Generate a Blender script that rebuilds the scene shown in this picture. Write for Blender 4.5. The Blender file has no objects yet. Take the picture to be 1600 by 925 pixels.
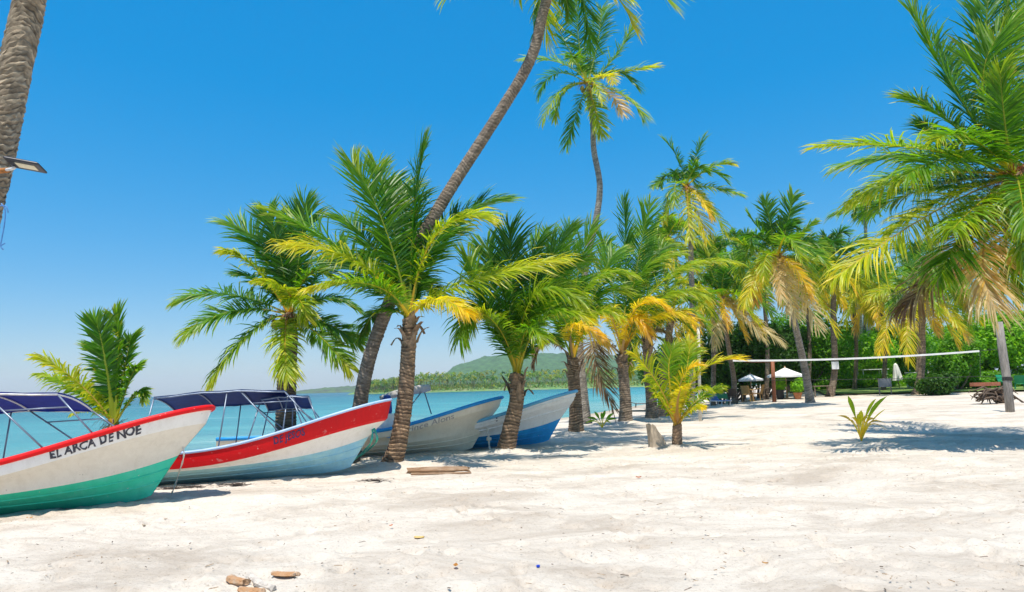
import bpy, bmesh, math, random
import numpy as np
from mathutils import Vector, Matrix

# ------------------------------------------------------------------ camera
SC = bpy.context.scene
COL = SC.collection
R = math.radians
F_PX, CX, CY = 1080.0, 800.0, 462.5
EYE = Vector((0.0, 0.0, 1.75))
PITCH, ROLL = math.atan(142.0 / 1080.0), R(1.5)
FWD = Vector((0, math.cos(PITCH), math.sin(PITCH)))
_u0 = Vector((0, -math.sin(PITCH), math.cos(PITCH)))
RGT = math.cos(ROLL) * Vector((1, 0, 0)) - math.sin(ROLL) * _u0
UPV = math.sin(ROLL) * Vector((1, 0, 0)) + math.cos(ROLL) * _u0
cd = bpy.data.cameras.new('camera')
cd.sensor_width = 36.0
cd.lens = 36.0 * F_PX / 1600.0
cd.clip_start = 0.05
cd.clip_end = 30000
cam = bpy.data.objects.new('camera', cd)
COL.objects.link(cam)
cam.matrix_world = Matrix(((RGT.x, UPV.x, -FWD.x, EYE.x), (RGT.y, UPV.y, -FWD.y, EYE.y),
                           (RGT.z, UPV.z, -FWD.z, EYE.z), (0, 0, 0, 1)))
SC.camera = cam

# ------------------------------------------------------------------ sky, sun, exposure
SUN = Vector((-0.07, -0.33, 1.0)).normalized()
W = bpy.data.worlds.new('World')
SC.world = W
W.use_nodes = True
wn, wl = W.node_tree.nodes, W.node_tree.links
bg = wn['Background']
sky = wn.new('ShaderNodeTexSky')
sky.sky_type = 'NISHITA'
sky.sun_disc = False
sky.sun_elevation = math.asin(SUN.z)
sky.sun_rotation = math.atan2(SUN.x, SUN.y)
sky.air_density = 1.0
sky.dust_density = 1.0
sky.ozone_density = 10.0
gam = wn.new('ShaderNodeGamma')            # softer tone range of the whole sky
gam.inputs['Gamma'].default_value = 0.4
hsv = wn.new('ShaderNodeHueSaturation')
hsv.inputs['Saturation'].default_value = 2.3
hsv.inputs['Value'].default_value = 2.25
wl.new(sky.outputs[0], gam.inputs['Color'])
wl.new(gam.outputs[0], hsv.inputs['Color'])
wl.new(hsv.outputs[0], bg.inputs['Color'])
bg.inputs['Strength'].default_value = 0.14
sd = bpy.data.lights.new('sun', 'SUN')
sd.energy = 4.2
sd.angle = R(0.53)
sd.color = (1.0, 0.945, 0.85)
sun = bpy.data.objects.new('sun', sd)
COL.objects.link(sun)
sun.rotation_euler = SUN.to_track_quat('Z', 'Y').to_euler()
vs = SC.view_settings
vs.view_transform = 'Standard'
vs.look = 'None'
vs.gamma = 1.0
vs.exposure = 0.5
vs.use_curve_mapping = False
try:
    SC.cycles.max_bounces = 6
    SC.cycles.diffuse_bounces = 4
    SC.cycles.transparent_max_bounces = 8
except Exception:
    pass

# ------------------------------------------------------------------ pixel -> place helpers
def ray(px, py):
    return FWD + (px - CX) / F_PX * RGT + (CY - py) / F_PX * UPV

def at(px, py, Y):
    d = ray(px, py)
    return EYE + d * (Y / d.y)

def _h(ix, iy, seed):
    n = (ix.astype(np.int64) * 374761393 + iy.astype(np.int64) * 668265263 + seed * 974711) & 0x7fffffff
    n = ((n ^ (n >> 13)) * 1274126177) & 0x7fffffff
    return ((n ^ (n >> 16)) & 0xffff) / 65535.0

def vnoise(x, y, seed=0):
    x = np.asarray(x, float); y = np.asarray(y, float)
    ix = np.floor(x); iy = np.floor(y)
    fx = x - ix; fy = y - iy
    fx = fx * fx * (3 - 2 * fx); fy = fy * fy * (3 - 2 * fy)
    a = _h(ix, iy, seed); b = _h(ix + 1, iy, seed)
    c = _h(ix, iy + 1, seed); d = _h(ix + 1, iy + 1, seed)
    return (a * (1 - fx) + b * fx) * (1 - fy) + (c * (1 - fx) + d * fx) * fy - 0.5

SEA_Z = -0.35
def shore_x(y):
    y = np.asarray(y, float)
    return np.where(y < 49, 4.6 + 0.516 * (y - 49), 4.6 + 0.39 * (y - 49))

def terrain(x, y):
    x = np.asarray(x, float); y = np.asarray(y, float)
    e = 0.8 * x + 0.6 * y
    zi = 0.018 * np.maximum(0, e - 11) ** 1.0
    zi = np.where(zi > 0.95, 0.95 + 0.35 * (1 - np.exp(-(zi - 0.95) / 0.35)), zi)
    d = (x - shore_x(y)) * 0.9
    zs = np.where(d > 0, SEA_Z + 0.045 * d + 0.002 * d * d, SEA_Z + 0.07 * d)
    zs = np.clip(zs, -8, 60)
    k = 0.12
    h = np.clip(0.5 + 0.5 * (zi - zs) / k, 0, 1)
    return zi * (1 - h) + zs * h - k * h * (1 - h)

def tz(x, y):
    return float(terrain(x, y))

def gnd(px, py):
    d = ray(px, py); d = d / d.y
    lo = 1.0
    for i in range(6000):
        Y = 1.0 + i * 0.05 * (1 + i * 0.001)
        p = EYE + d * Y
        if p.z < tz(p.x, p.y):
            hi = Y
            for _ in range(30):
                m = (lo + hi) / 2; q = EYE + d * m
                if q.z < tz(q.x, q.y): hi = m
                else: lo = m
            p = EYE + d * lo
            return Vector((p.x, p.y, tz(p.x, p.y)))
        lo = Y
    return EYE + d * 100

def onz(px, Y):
    """ground point at depth Y in the direction of pixel column px"""
    p = at(px, 610, Y)
    return Vector((p.x, p.y, tz(p.x, p.y)))

# ------------------------------------------------------------------ object helpers
def tag(o, label=None, cat=None, group=None, kind=None):
    if label: o['label'] = label
    if cat: o['category'] = cat
    if group: o['group'] = group
    if kind: o['kind'] = kind
    return o

def empty(name, loc=(0, 0, 0), rot=(0, 0, 0)):
    o = bpy.data.objects.new(name, None)
    o.empty_display_size = 0.2
    COL.objects.link(o)
    o.location = loc
    o.rotation_euler = rot
    return o

def link(name, me, parent=None, loc=None):
    o = bpy.data.objects.new(name, me)
    COL.objects.link(o)
    if parent: o.parent = parent
    if loc is not None: o.location = loc
    return o

def npmesh(name, V, Q=None, T=None, col=None, mats=(), smooth=False, mi=None):
    """V (n,3); Q (m,4) quads; T (k,3) tris; col (n,3) point colour"""
    me = bpy.data.meshes.new(name)
    V = np.asarray(V, np.float32)
    loops = []; starts = []; n = 0
    if Q is not None and len(Q):
        Q = np.asarray(Q, np.int32); loops.append(Q.ravel()); starts.append(np.arange(len(Q)) * 4 + n); n += Q.size
    if T is not None and len(T):
        T = np.asarray(T, np.int32); loops.append(T.ravel()); starts.append(np.arange(len(T)) * 3 + n); n += T.size
    loops = np.concatenate(loops); starts = np.concatenate(starts)
    me.vertices.add(len(V)); me.vertices.foreach_set('co', V.ravel())
    me.loops.add(len(loops)); me.loops.foreach_set('vertex_index', loops.astype(np.int32))
    me.polygons.add(len(starts)); me.polygons.foreach_set('loop_start', starts.astype(np.int32))
    if mi is not None: me.polygons.foreach_set('material_index', np.asarray(mi, np.int32))
    me.update(calc_edges=True)
    me.polygons.foreach_set('use_smooth', np.full(len(starts), bool(smooth)))
    if col is not None:
        a = me.color_attributes.new('Col', 'FLOAT_COLOR', 'POINT')
        c4 = np.ones((len(V), 4), np.float32); c4[:, :3] = col
        a.data.foreach_set('color', c4.ravel())
    for m in mats: me.materials.append(m)
    me.validate()
    return me

class MB:
    """collects simple shapes into one mesh"""
    def __init__(s):
        s.v = []; s.f = []; s.m = []
    def add(s, vs_, fs, mi=0):
        n = len(s.v); s.v += [tuple(p) for p in vs_]
        s.f += [tuple(i + n for i in f) for f in fs]; s.m += [mi] * len(fs)
        return s
    def box(s, c, size, rz=0.0, mi=0, mat=None, taper=1.0):
        x, y, z = size[0] / 2, size[1] / 2, size[2] / 2
        M = mat if mat else Matrix.Rotation(rz, 3, 'Z')
        c = Vector(c)
        P = [c + M @ Vector((sx * x * (taper if sz > 0 else 1), sy * y * (taper if sz > 0 else 1), sz * z)) for sz in (-1, 1) for sx, sy in ((-1, -1), (1, -1), (1, 1), (-1, 1))]
        return s.add(P, [(3, 2, 1, 0), (4, 5, 6, 7), (0, 1, 5, 4), (1, 2, 6, 5), (2, 3, 7, 6), (3, 0, 4, 7)], mi)
    def tube(s, pts, r, n=8, mi=0, cap=True):
        pts = [Vector(p) for p in pts]
        rr = r if isinstance(r, (list, tuple)) else [r] * len(pts)
        b = len(s.v); ref = None; V = []
        for i, p in enumerate(pts):
            t = (pts[min(i + 1, len(pts) - 1)] - pts[max(i - 1, 0)]).normalized()
            if ref is None: ref = t.orthogonal()
            ref = (ref - ref.dot(t) * t).normalized(); bi = t.cross(ref)
            for k in range(n):
                a = 2 * math.pi * k / n
                V.append(p + rr[i] * (math.cos(a) * ref + math.sin(a) * bi))
        fs = []
        for i in range(len(pts) - 1):
            for k in range(n):
                fs.append((i * n + k, i * n + (k + 1) % n, (i + 1) * n + (k + 1) % n, (i + 1) * n + k))
        if cap:
            fs.append(tuple(reversed(range(n)))); fs.append(tuple(range((len(pts) - 1) * n, len(pts) * n)))
        return s.add(V, fs, mi)
    def lathe(s, prof, c=(0, 0, 0), n=16, mi=0):
        V = []; fs = []
        for r, z in prof:
            for k in range(n):
                a = 2 * math.pi * k / n
                V.append((c[0] + r * math.cos(a), c[1] + r * math.sin(a), c[2] + z))
        for i in range(len(prof) - 1):
            for k in range(n):
                fs.append((i * n + k, i * n + (k + 1) % n, (i + 1) * n + (k + 1) % n, (i + 1) * n + k))
        return s.add(V, fs, mi)
    def grid(s, P, mi=0):
        """P[i][j] points"""
        nu, nv = len(P), len(P[0]); V = [p for row in P for p in row]
        return s.add(V, [(i * nv + j, (i + 1) * nv + j, (i + 1) * nv + j + 1, i * nv + j + 1) for i in range(nu - 1) for j in range(nv - 1)], mi)
    def build(s, name, mats, parent=None, loc=None, smooth=False, bevel=0):
        me = bpy.data.meshes.new(name)
        me.from_pydata(s.v, [], s.f)
        ms = mats if isinstance(mats, (list, tuple)) else [mats]
        for m in ms: me.materials.append(m)
        me.polygons.foreach_set('material_index', s.m)
        me.polygons.foreach_set('use_smooth', [smooth] * len(s.f))
        bm = bmesh.new(); bm.from_mesh(me)
        bmesh.ops.recalc_face_normals(bm, faces=bm.faces)
        if bevel:
            bmesh.ops.bevel(bm, geom=[e for e in bm.edges if e.calc_face_angle(0) > 0.6], offset=bevel, segments=2, profile=0.5, affect='EDGES')
        bm.to_mesh(me); bm.free()
        return link(name, me, parent, loc)

# ------------------------------------------------------------------ materials
MATS = {}
def newmat(name):
    m = bpy.data.materials.new(name); m.use_nodes = True
    nt = m.node_tree
    return m, nt.nodes, nt.links, nt.nodes['Principled BSDF']

def nd(nodes, typ, **kw):
    n = nodes.new(typ)
    for k, v in kw.items():
        if k in n.inputs: n.inputs[k].default_value = v
        else: setattr(n, k, v)
    return n

def mat(name, c, rough=0.6, var=0.15, scale=6.0, bump=0.0, bscale=40.0, metal=0.0, c2=None, amt=0.5, stretch=None, spec=None, coat=0.0):
    """plain coloured stuff, mottled by noise, with optional second colour in patches"""
    if name in MATS: return MATS[name]
    m, N, L, B = newmat(name)
    tc = nd(N, 'ShaderNodeTexCoord')
    src = tc.outputs['Object']
    if stretch:
        mp = nd(N, 'ShaderNodeMapping'); mp.inputs['Scale'].default_value = stretch
        L.new(src, mp.inputs['Vector']); src = mp.outputs[0]
    no = nd(N, 'ShaderNodeTexNoise', Scale=scale, Detail=6.0, Roughness=0.65)
    L.new(src, no.inputs['Vector'])
    rp = nd(N, 'ShaderNodeValToRGB')
    c2_ = c2 if c2 else tuple(x * (1 - var * 1.6) for x in c)
    c1_ = tuple(min(1, x * (1 + var * 0.5)) for x in c)
    rp.color_ramp.elements[0].position = 0.5 - 0.22 + (0 if not c2 else (amt - 0.5))
    rp.color_ramp.elements[1].position = 0.5 + 0.12 + (0 if not c2 else (amt - 0.5))
    rp.color_ramp.elements[0].color = (*c2_, 1); rp.color_ramp.elements[1].color = (*c1_, 1)
    L.new(no.outputs['Fac'], rp.inputs['Fac']); L.new(rp.outputs[0], B.inputs['Base Color'])
    B.inputs['Roughness'].default_value = rough
    B.inputs['Metallic'].default_value = metal
    if spec is not None: B.inputs['Specular IOR Level'].default_value = spec
    if coat: B.inputs['Coat Weight'].default_value = coat; B.inputs['Coat Roughness'].default_value = 0.15
    if bump:
        b2 = nd(N, 'ShaderNodeTexNoise', Scale=bscale, Detail=5.0)
        L.new(src, b2.inputs['Vector'])
        bp = nd(N, 'ShaderNodeBump', Strength=bump, Distance=0.02)
        L.new(b2.outputs['Fac'], bp.inputs['Height']); L.new(bp.outputs[0], B.inputs['Normal'])
    MATS[name] = m
    return m

def leafmat(name, trans=0.45, rough=0.42, gain=2.3):
    m, N, L, B = newmat(name)
    at_ = nd(N, 'ShaderNodeAttribute', attribute_name='Col')
    B.inputs['Roughness'].default_value = rough
    B.inputs['Specular IOR Level'].default_value = 0.4
    L.new(at_.outputs['Color'], B.inputs['Base Color'])
    tr = nd(N, 'ShaderNodeBsdfTranslucent')
    mx = nd(N, 'ShaderNodeMix', data_type='RGBA', blend_type='MULTIPLY')
    mx.inputs[0].default_value = 1.0
    mx.inputs[7].default_value = (gain * 1.1, gain, gain * 0.5, 1)
    L.new(at_.outputs['Color'], mx.inputs[6]); L.new(mx.outputs[2], tr.inputs['Color'])
    ms = nd(N, 'ShaderNodeMixShader'); ms.inputs[0].default_value = trans
    L.new(B.outputs[0], ms.inputs[1]); L.new(tr.outputs[0], ms.inputs[2])
    L.new(ms.outputs[0], N['Material Output'].inputs['Surface'])
    MATS[name] = m
    return m

def attrmat(name, rough=0.85, nscale=30.0, bump=0.5, stretch=(1, 1, 1), dark=0.55):
    m, N, L, B = newmat(name)
    at_ = nd(N, 'ShaderNodeAttribute', attribute_name='Col')
    tc = nd(N, 'ShaderNodeTexCoord')
    mp = nd(N, 'ShaderNodeMapping'); mp.inputs['Scale'].default_value = stretch
    L.new(tc.outputs['Object'], mp.inputs['Vector'])
    no = nd(N, 'ShaderNodeTexNoise', Scale=nscale, Detail=7.0, Roughness=0.7)
    L.new(mp.outputs[0], no.inputs['Vector'])
    rp = nd(N, 'ShaderNodeValToRGB')
    rp.color_ramp.elements[0].position = 0.32; rp.color_ramp.elements[0].color = (dark, dark * 0.95, dark * 0.88, 1)
    rp.color_ramp.elements[1].position = 0.66; rp.color_ramp.elements[1].color = (1.25, 1.22, 1.18, 1)
    L.new(no.outputs['Fac'], rp.inputs['Fac'])
    mx = nd(N, 'ShaderNodeMix', data_type='RGBA', blend_type='MULTIPLY'); mx.inputs[0].default_value = 1.0
    L.new(at_.outputs['Color'], mx.inputs[6]); L.new(rp.outputs[0], mx.inputs[7])
    L.new(mx.outputs[2], B.inputs['Base Color'])
    B.inputs['Roughness'].default_value = rough
    bp = nd(N, 'ShaderNodeBump', Strength=bump, Distance=0.02)
    L.new(no.outputs['Fac'], bp.inputs['Height']); L.new(bp.outputs[0], B.inputs['Normal'])
    MATS[name] = m
    return m

LEAF = leafmat('palm_leaf')
BLEAF = leafmat('broad_leaf', trans=0.42, rough=0.5, gain=2.1)
BARK = attrmat('palm_bark', nscale=14.0, stretch=(1, 1, 2.2))
FIBRE = attrmat('palm_fibre', nscale=25.0, stretch=(1, 1, 0.5))
WOOD = mat('driftwood', (0.42, 0.33, 0.24), 0.85, 0.3, 9, 0.6, 40, stretch=(1, 1, 0.3))

def sand_material():
    m, N, L, B = newmat('sand')
    tc = nd(N, 'ShaderNodeTexCoord'); P = tc.outputs['Object']
    mp = nd(N, 'ShaderNodeMapping'); mp.inputs['Scale'].default_value = (0.5, 1.0, 1.0); mp.inputs['Rotation'].default_value = (0, 0, -0.25)
    L.new(P, mp.inputs['Vector'])
    n1 = nd(N, 'ShaderNodeTexNoise', Scale=0.7, Detail=10.0, Roughness=0.74, Distortion=0.9)
    L.new(mp.outputs[0], n1.inputs['Vector'])
    r1 = nd(N, 'ShaderNodeValToRGB')
    r1.color_ramp.elements[0].position = 0.36; r1.color_ramp.elements[0].color = (0.45, 0.38, 0.305, 1)
    r1.color_ramp.elements[1].position = 0.56; r1.color_ramp.elements[1].color = (0.645, 0.575, 0.485, 1)
    L.new(n1.outputs['Fac'], r1.inputs['Fac'])
    n2 = nd(N, 'ShaderNodeTexNoise', Scale=26.0, Detail=5.0, Roughness=0.75)
    L.new(P, n2.inputs['Vector'])
    r2 = nd(N, 'ShaderNodeValToRGB')
    r2.color_ramp.elements[0].position = 0.25; r2.color_ramp.elements[0].color = (0.45, 0.38, 0.305, 1)
    r2.color_ramp.elements[1].position = 0.44; r2.color_ramp.elements[1].color = (1.04, 1.04, 1.04, 1)
    L.new(n2.outputs['Fac'], r2.inputs['Fac'])
    mx = nd(N, 'ShaderNodeMix', data_type='RGBA', blend_type='MULTIPLY'); mx.inputs[0].default_value = 1.0
    L.new(r1.outputs[0], mx.inputs[6]); L.new(r2.outputs[0], mx.inputs[7])
    # wet sand along the water line
    sp = nd(N, 'ShaderNodeSeparateXYZ'); L.new(P, sp.inputs[0])
    mr = nd(N, 'ShaderNodeMapRange'); mr.inputs[1].default_value = SEA_Z + 0.02; mr.inputs[2].default_value = SEA_Z + 0.16
    L.new(sp.outputs['Z'], mr.inputs[0])
    wet = nd(N, 'ShaderNodeMix', data_type='RGBA', blend_type='MIX')
    wet.inputs[6].default_value = (0.40, 0.34, 0.26, 1)
    L.new(mr.outputs[0], wet.inputs[0]); L.new(mx.outputs[2], wet.inputs[7])
    L.new(wet.outputs[2], B.inputs['Base Color'])
    B.inputs['Roughness'].default_value = 0.95
    B.inputs['Specular IOR Level'].default_value = 0.15
    n3 = nd(N, 'ShaderNodeTexNoise', Scale=9.0, Detail=9.0, Roughness=0.72)
    L.new(P, n3.inputs['Vector'])
    bp = nd(N, 'ShaderNodeBump', Strength=0.75, Distance=0.07)
    L.new(n3.outputs['Fac'], bp.inputs['Height']); L.new(bp.outputs[0], B.inputs['Normal'])
    return m

def sea_material():
    m, N, L, B = newmat('sea_water')
    tc = nd(N, 'ShaderNodeTexCoord'); P = tc.outputs['Object']
    # depth below the surface grows away from the beach: pale over sand, turquoise further out
    sp = nd(N, 'ShaderNodeSeparateXYZ'); L.new(P, sp.inputs[0])
    ma = nd(N, 'ShaderNodeMath', operation='MULTIPLY_ADD'); ma.inputs[1].default_value = 0.45; ma.inputs[2].default_value = -17.5
    L.new(sp.outputs['Y'], ma.inputs[0])
    off = nd(N, 'ShaderNodeMath', operation='SUBTRACT'); L.new(ma.outputs[0], off.inputs[0]); L.new(sp.outputs['X'], off.inputs[1])
    n0 = nd(N, 'ShaderNodeTexNoise', Scale=0.03, Detail=5.0, Roughness=0.6)
    mp = nd(N, 'ShaderNodeMapping'); mp.inputs['Scale'].default_value = (1, 1, 1)
    L.new(P, n0.inputs['Vector'])
    ad = nd(N, 'ShaderNodeMath', operation='MULTIPLY_ADD'); ad.inputs[1].default_value = 60.0
    L.new(n0.outputs['Fac'], ad.inputs[0]); L.new(off.outputs[0], ad.inputs[2])
    mr = nd(N, 'ShaderNodeMapRange'); mr.inputs[1].default_value = 0; mr.inputs[2].default_value = 260.0
    L.new(ad.outputs[0], mr.inputs[0])
    rp = nd(N, 'ShaderNodeValToRGB'); el = rp.color_ramp.elements
    el[0].position = 0.10; el[0].color = (0.26, 0.44, 0.40, 1)
    el[1].position = 1.0; el[1].color = (0.002, 0.10, 0.125, 1)
    e = el.new(0.2); e.color = (0.06, 0.33, 0.34, 1)
    e = el.new(0.42); e.color = (0.004, 0.19, 0.215, 1)
    L.new(mr.outputs[0], rp.inputs['Fac'])
    # darker streaks and small foam flecks
    n1 = nd(N, 'ShaderNodeTexNoise', Scale=0.35, Detail=6.0, Roughness=0.65)
    mp.inputs['Scale'].default_value = (0.10, 0.6, 1); L.new(P, mp.inputs['Vector']); L.new(mp.outputs[0], n1.inputs['Vector'])
    r1 = nd(N, 'ShaderNodeValToRGB')
    r1.color_ramp.elements[0].position = 0.35; r1.color_ramp.elements[0].color = (0.5, 0.7, 0.78, 1)
    r1.color_ramp.elements[1].position = 0.6; r1.color_ramp.elements[1].color = (1.08, 1.05, 1.02, 1)
    L.new(n1.outputs['Fac'], r1.inputs['Fac'])
    mx = nd(N, 'ShaderNodeMix', data_type='RGBA', blend_type='MULTIPLY'); mx.inputs[0].default_value = 1
    L.new(rp.outputs[0], mx.inputs[6]); L.new(r1.outputs[0], mx.inputs[7])
    fr = nd(N, 'ShaderNodeMapRange'); fr.inputs[1].default_value = 0.655; fr.inputs[2].default_value = 0.72
    L.new(n1.outputs['Fac'], fr.inputs[0])
    fo = nd(N, 'ShaderNodeMix', data_type='RGBA', blend_type='MIX'); fo.inputs[7].default_value = (0.8, 0.85, 0.86, 1)
    L.new(fr.outputs[0], fo.inputs[0]); L.new(mx.outputs[2], fo.inputs[6])
    L.new(fo.outputs[2], B.inputs['Base Color'])
    B.inputs['Roughness'].default_value = 0.18
    B.inputs['IOR'].default_value = 1.33
    B.inputs['Specular IOR Level'].default_value = 0.3
    w1 = nd(N, 'ShaderNodeTexNoise', Scale=1.6, Detail=7.0, Roughness=0.62)
    m2 = nd(N, 'ShaderNodeMapping'); m2.inputs['Scale'].default_value = (0.55, 1.3, 1); m2.inputs['Rotation'].default_value = (0, 0, 0.3)
    L.new(P, m2.inputs['Vector']); L.new(m2.outputs[0], w1.inputs['Vector'])
    bp = nd(N, 'ShaderNodeBump', Strength=1.0, Distance=0.5)
    L.new(w1.outputs['Fac'], bp.inputs['Height']); L.new(bp.outputs[0], B.inputs['Normal'])
    return m

# ------------------------------------------------------------------ ground, sea, far land
def axis(lo, fine_lo, fine_hi, hi, step, grow=1.12):
    a = list(np.arange(fine_lo, fine_hi, step))
    s = step; v = a[-1]
    while v < hi:
        s = min(s * grow, 60); v += s; a.append(v)
    s = step; v = a[0]; pre = []
    while v > lo:
        s = min(s * grow, 60); v -= s; pre.append(v)
    return np.array(pre[::-1] + a)

def build_sand():
    xs = axis(-120, -9, 14, 900, 0.05, 1.06); ys = axis(-40, 4.5, 22, 1200, 0.05, 1.05)
    X, Y = np.meshgrid(xs, ys)
    Z = terrain(X, Y)
    near = np.clip((90 - Y) / 60, 0, 1) * np.clip((Z - SEA_Z) / 0.2, 0, 1)
    Z = Z + near * (0.08 * vnoise(X / 3.1, Y / 2.3, 1) + 0.03 * vnoise(X / 0.9, Y / 0.7, 2) + 0.04 * vnoise(X / 0.37, Y / 0.33, 3))
    for (bx, by) in [(608, 726), (788, 706), (900, 678), (977, 662), (1019, 655), (1058, 702)]:
        b = gnd(bx, by); Z += 0.13 * np.exp(-((X - b.x) ** 2 + (Y - b.y) ** 2) / 0.35)
    # footprints: scattered dimples with raised rims
    rg = np.random.default_rng(4)
    dx = X[0, 1:] - X[0, :-1]
    for k in range(2600):
        px, py = rg.uniform(-9, 15), 4.8 + 19 * rg.uniform(0, 1) ** 1.2
        r = rg.uniform(0.06, 0.12); i0 = np.searchsorted(xs, px - 0.5); i1 = np.searchsorted(xs, px + 0.5)
        j0 = np.searchsorted(ys, py - 0.5); j1 = np.searchsorted(ys, py + 0.5)
        sx, sy = X[j0:j1, i0:i1] - px, Y[j0:j1, i0:i1] - py
        th = rg.uniform(0, 3.14); a = (sx * math.cos(th) + sy * math.sin(th)) / 1.5; b = -sx * math.sin(th) + sy * math.cos(th)
        q = np.sqrt(a * a + b * b) / r
        Z[j0:j1, i0:i1] += rg.uniform(0.4, 1.0) * (-0.05 * np.exp(-q ** 4) + 0.02 * np.exp(-((q - 1.35) / 0.35) ** 2))
    nx, ny = len(xs), len(ys)
    I = np.arange(nx * ny).reshape(ny, nx)
    Q = np.stack([I[:-1, :-1], I[:-1, 1:], I[1:, 1:], I[1:, :-1]], -1).reshape(-1, 4)
    V = np.stack([X, Y, Z], -1).reshape(-1, 3)
    tag(link('sand', npmesh('sand', V, Q, mats=[sand_material()], smooth=True)), kind='structure')

build_sand()
s_ = 5000
tag(link('sea', npmesh('sea', [(-s_, -300, SEA_Z), (s_, -300, SEA_Z), (s_, s_, SEA_Z), (-s_, s_, SEA_Z)], [(0, 1, 2, 3)], mats=[sea_material()])), kind='structure')

def lawn():
    # grass plot behind the beach: a sheet just above the sand
    xs = np.linspace(0, 1, 60); ys = np.linspace(0, 1, 30)
    p00, p10 = onz(1285, 47.5), onz(1700, 40)
    p01, p11 = onz(1250, 95), onz(1800, 95)
    V = []
    for b in ys:
        for a in xs:
            p = (p00 * (1 - a) + p10 * a) * (1 - b) + (p01 * (1 - a) + p11 * a) * b
            w = 0.8 * float(vnoise(a * 12, b * 3, 8)) * (1 - b)
            V.append((p.x, p.y + w, tz(p.x, p.y + w) + 0.11))
    I = np.arange(1800).reshape(30, 60)
    Q = np.stack([I[:-1, :-1], I[:-1, 1:], I[1:, 1:], I[1:, :-1]], -1).reshape(-1, 4)
    tag(link('lawn', npmesh('lawn', V, Q, mats=[mat('lawn_grass', (0.16, 0.25, 0.05), 0.9, 0.4, 3.0, 0.8, 25)], smooth=True)), kind='structure')
lawn()

def ridge_land(name, Y, prof, depth, matl, rough_amp, seed, base_z=-1.0):
    """land seen across the bay: prof = skyline [(px, py)], a solid hill of the given depth"""
    P = [at(px, py, Y) for px, py in prof]
    n = 160
    xs = np.linspace(P[0].x, P[-1].x, n)
    top = np.interp(xs, [p.x for p in P], [p.z for p in P])
    m = 34
    V = []
    for j in range(m):
        b = j / (m - 1)
        shape = math.sin(min(1, b * 1.9) * math.pi / 2) ** 0.9 if b < 0.62 else 1 - ((b - 0.62) / 0.38) ** 2
        yy = Y - depth * 0.55 + depth * b
        z = np.maximum(base_z, top * shape + base_z * (1 - shape))
        nz = vnoise(xs / (rough_amp * 5), np.full(n, yy / (rough_amp * 5)), seed) * 1.3 + vnoise(xs / (rough_amp * 1.7), np.full(n, yy / (rough_amp * 1.7)), seed + 1) * 0.8
        z = z + rough_amp * nz * min(1, shape * 2)
        V.append(np.stack([xs, np.full(n, yy) + rough_amp * vnoise(xs / 30, np.full(n, yy / 9.), seed + 3) * 2, z], -1))
    V = np.concatenate(V)
    I = np.arange(n * m).reshape(m, n)
    Q = np.stack([I[:-1, :-1], I[:-1, 1:], I[1:, 1:], I[1:, :-1]], -1).reshape(-1, 4)
    return tag(link(name, npmesh(name, V, Q, mats=[matl], smooth=True)), kind='structure')

HILLM = mat('hill_forest', (0.055, 0.13, 0.04), 0.95, 0.5, 0.11, 0.8, 0.15, c2=(0.018, 0.055, 0.022), amt=0.52)
ridge_land('hill', 1500, [(690, 603), (700, 590), (712, 573), (735, 566), (760, 559), (800, 553), (850, 553), (920, 555), (990, 557), (1060, 554), (1150, 553), (1300, 550)], 500, HILLM, 6.0, 11)
ridge_land('hill_low', 1000, [(585, 607), (620, 600), (680, 590), (760, 586), (900, 580), (1050, 575)], 260, HILLM, 4.0, 15)
CLIFFM = mat('cliff', (0.07, 0.13, 0.05), 0.95, 0.3, 0.08, c2=(0.05, 0.055, 0.065), amt=0.5)
ridge_land('headland', 1300, [(430, 614.5), (470, 610), (500, 607), (540, 604), (590, 602), (640, 599), (700, 598)], 120, CLIFFM, 2.0, 21)
SHOREM = mat('far_shore', (0.10, 0.2, 0.05), 0.95, 0.4, 0.1, c2=(0.35, 0.3, 0.2), amt=0.42)
ridge_land('far_beach', 470, [(560, 612), (640, 609), (760, 604), (900, 598), (1100, 592), (1300, 584)], 60, SHOREM, 0.5, 31, base_z=-0.5)

# ------------------------------------------------------------------ palms
RNG = np.random.default_rng(7)
AGE_X = [0.0, 0.25, 0.45, 0.65, 0.82, 1.0, 1.2]
AGE_C = np.array([(0.024, 0.115, 0.008), (0.11, 0.25, 0.008), (0.32, 0.37, 0.010), (0.58, 0.45, 0.02), (0.44, 0.29, 0.08), (0.44, 0.39, 0.25), (0.13, 0.075, 0.045)])
def age_col(a):
    a = np.clip(a, 0, 1.2)
    return np.stack([np.interp(a, AGE_X, AGE_C[:, k]) for k in range(3)], -1)

def unit(a):
    return a / np.maximum(1e-9, np.linalg.norm(a, axis=-1, keepdims=True))

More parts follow.
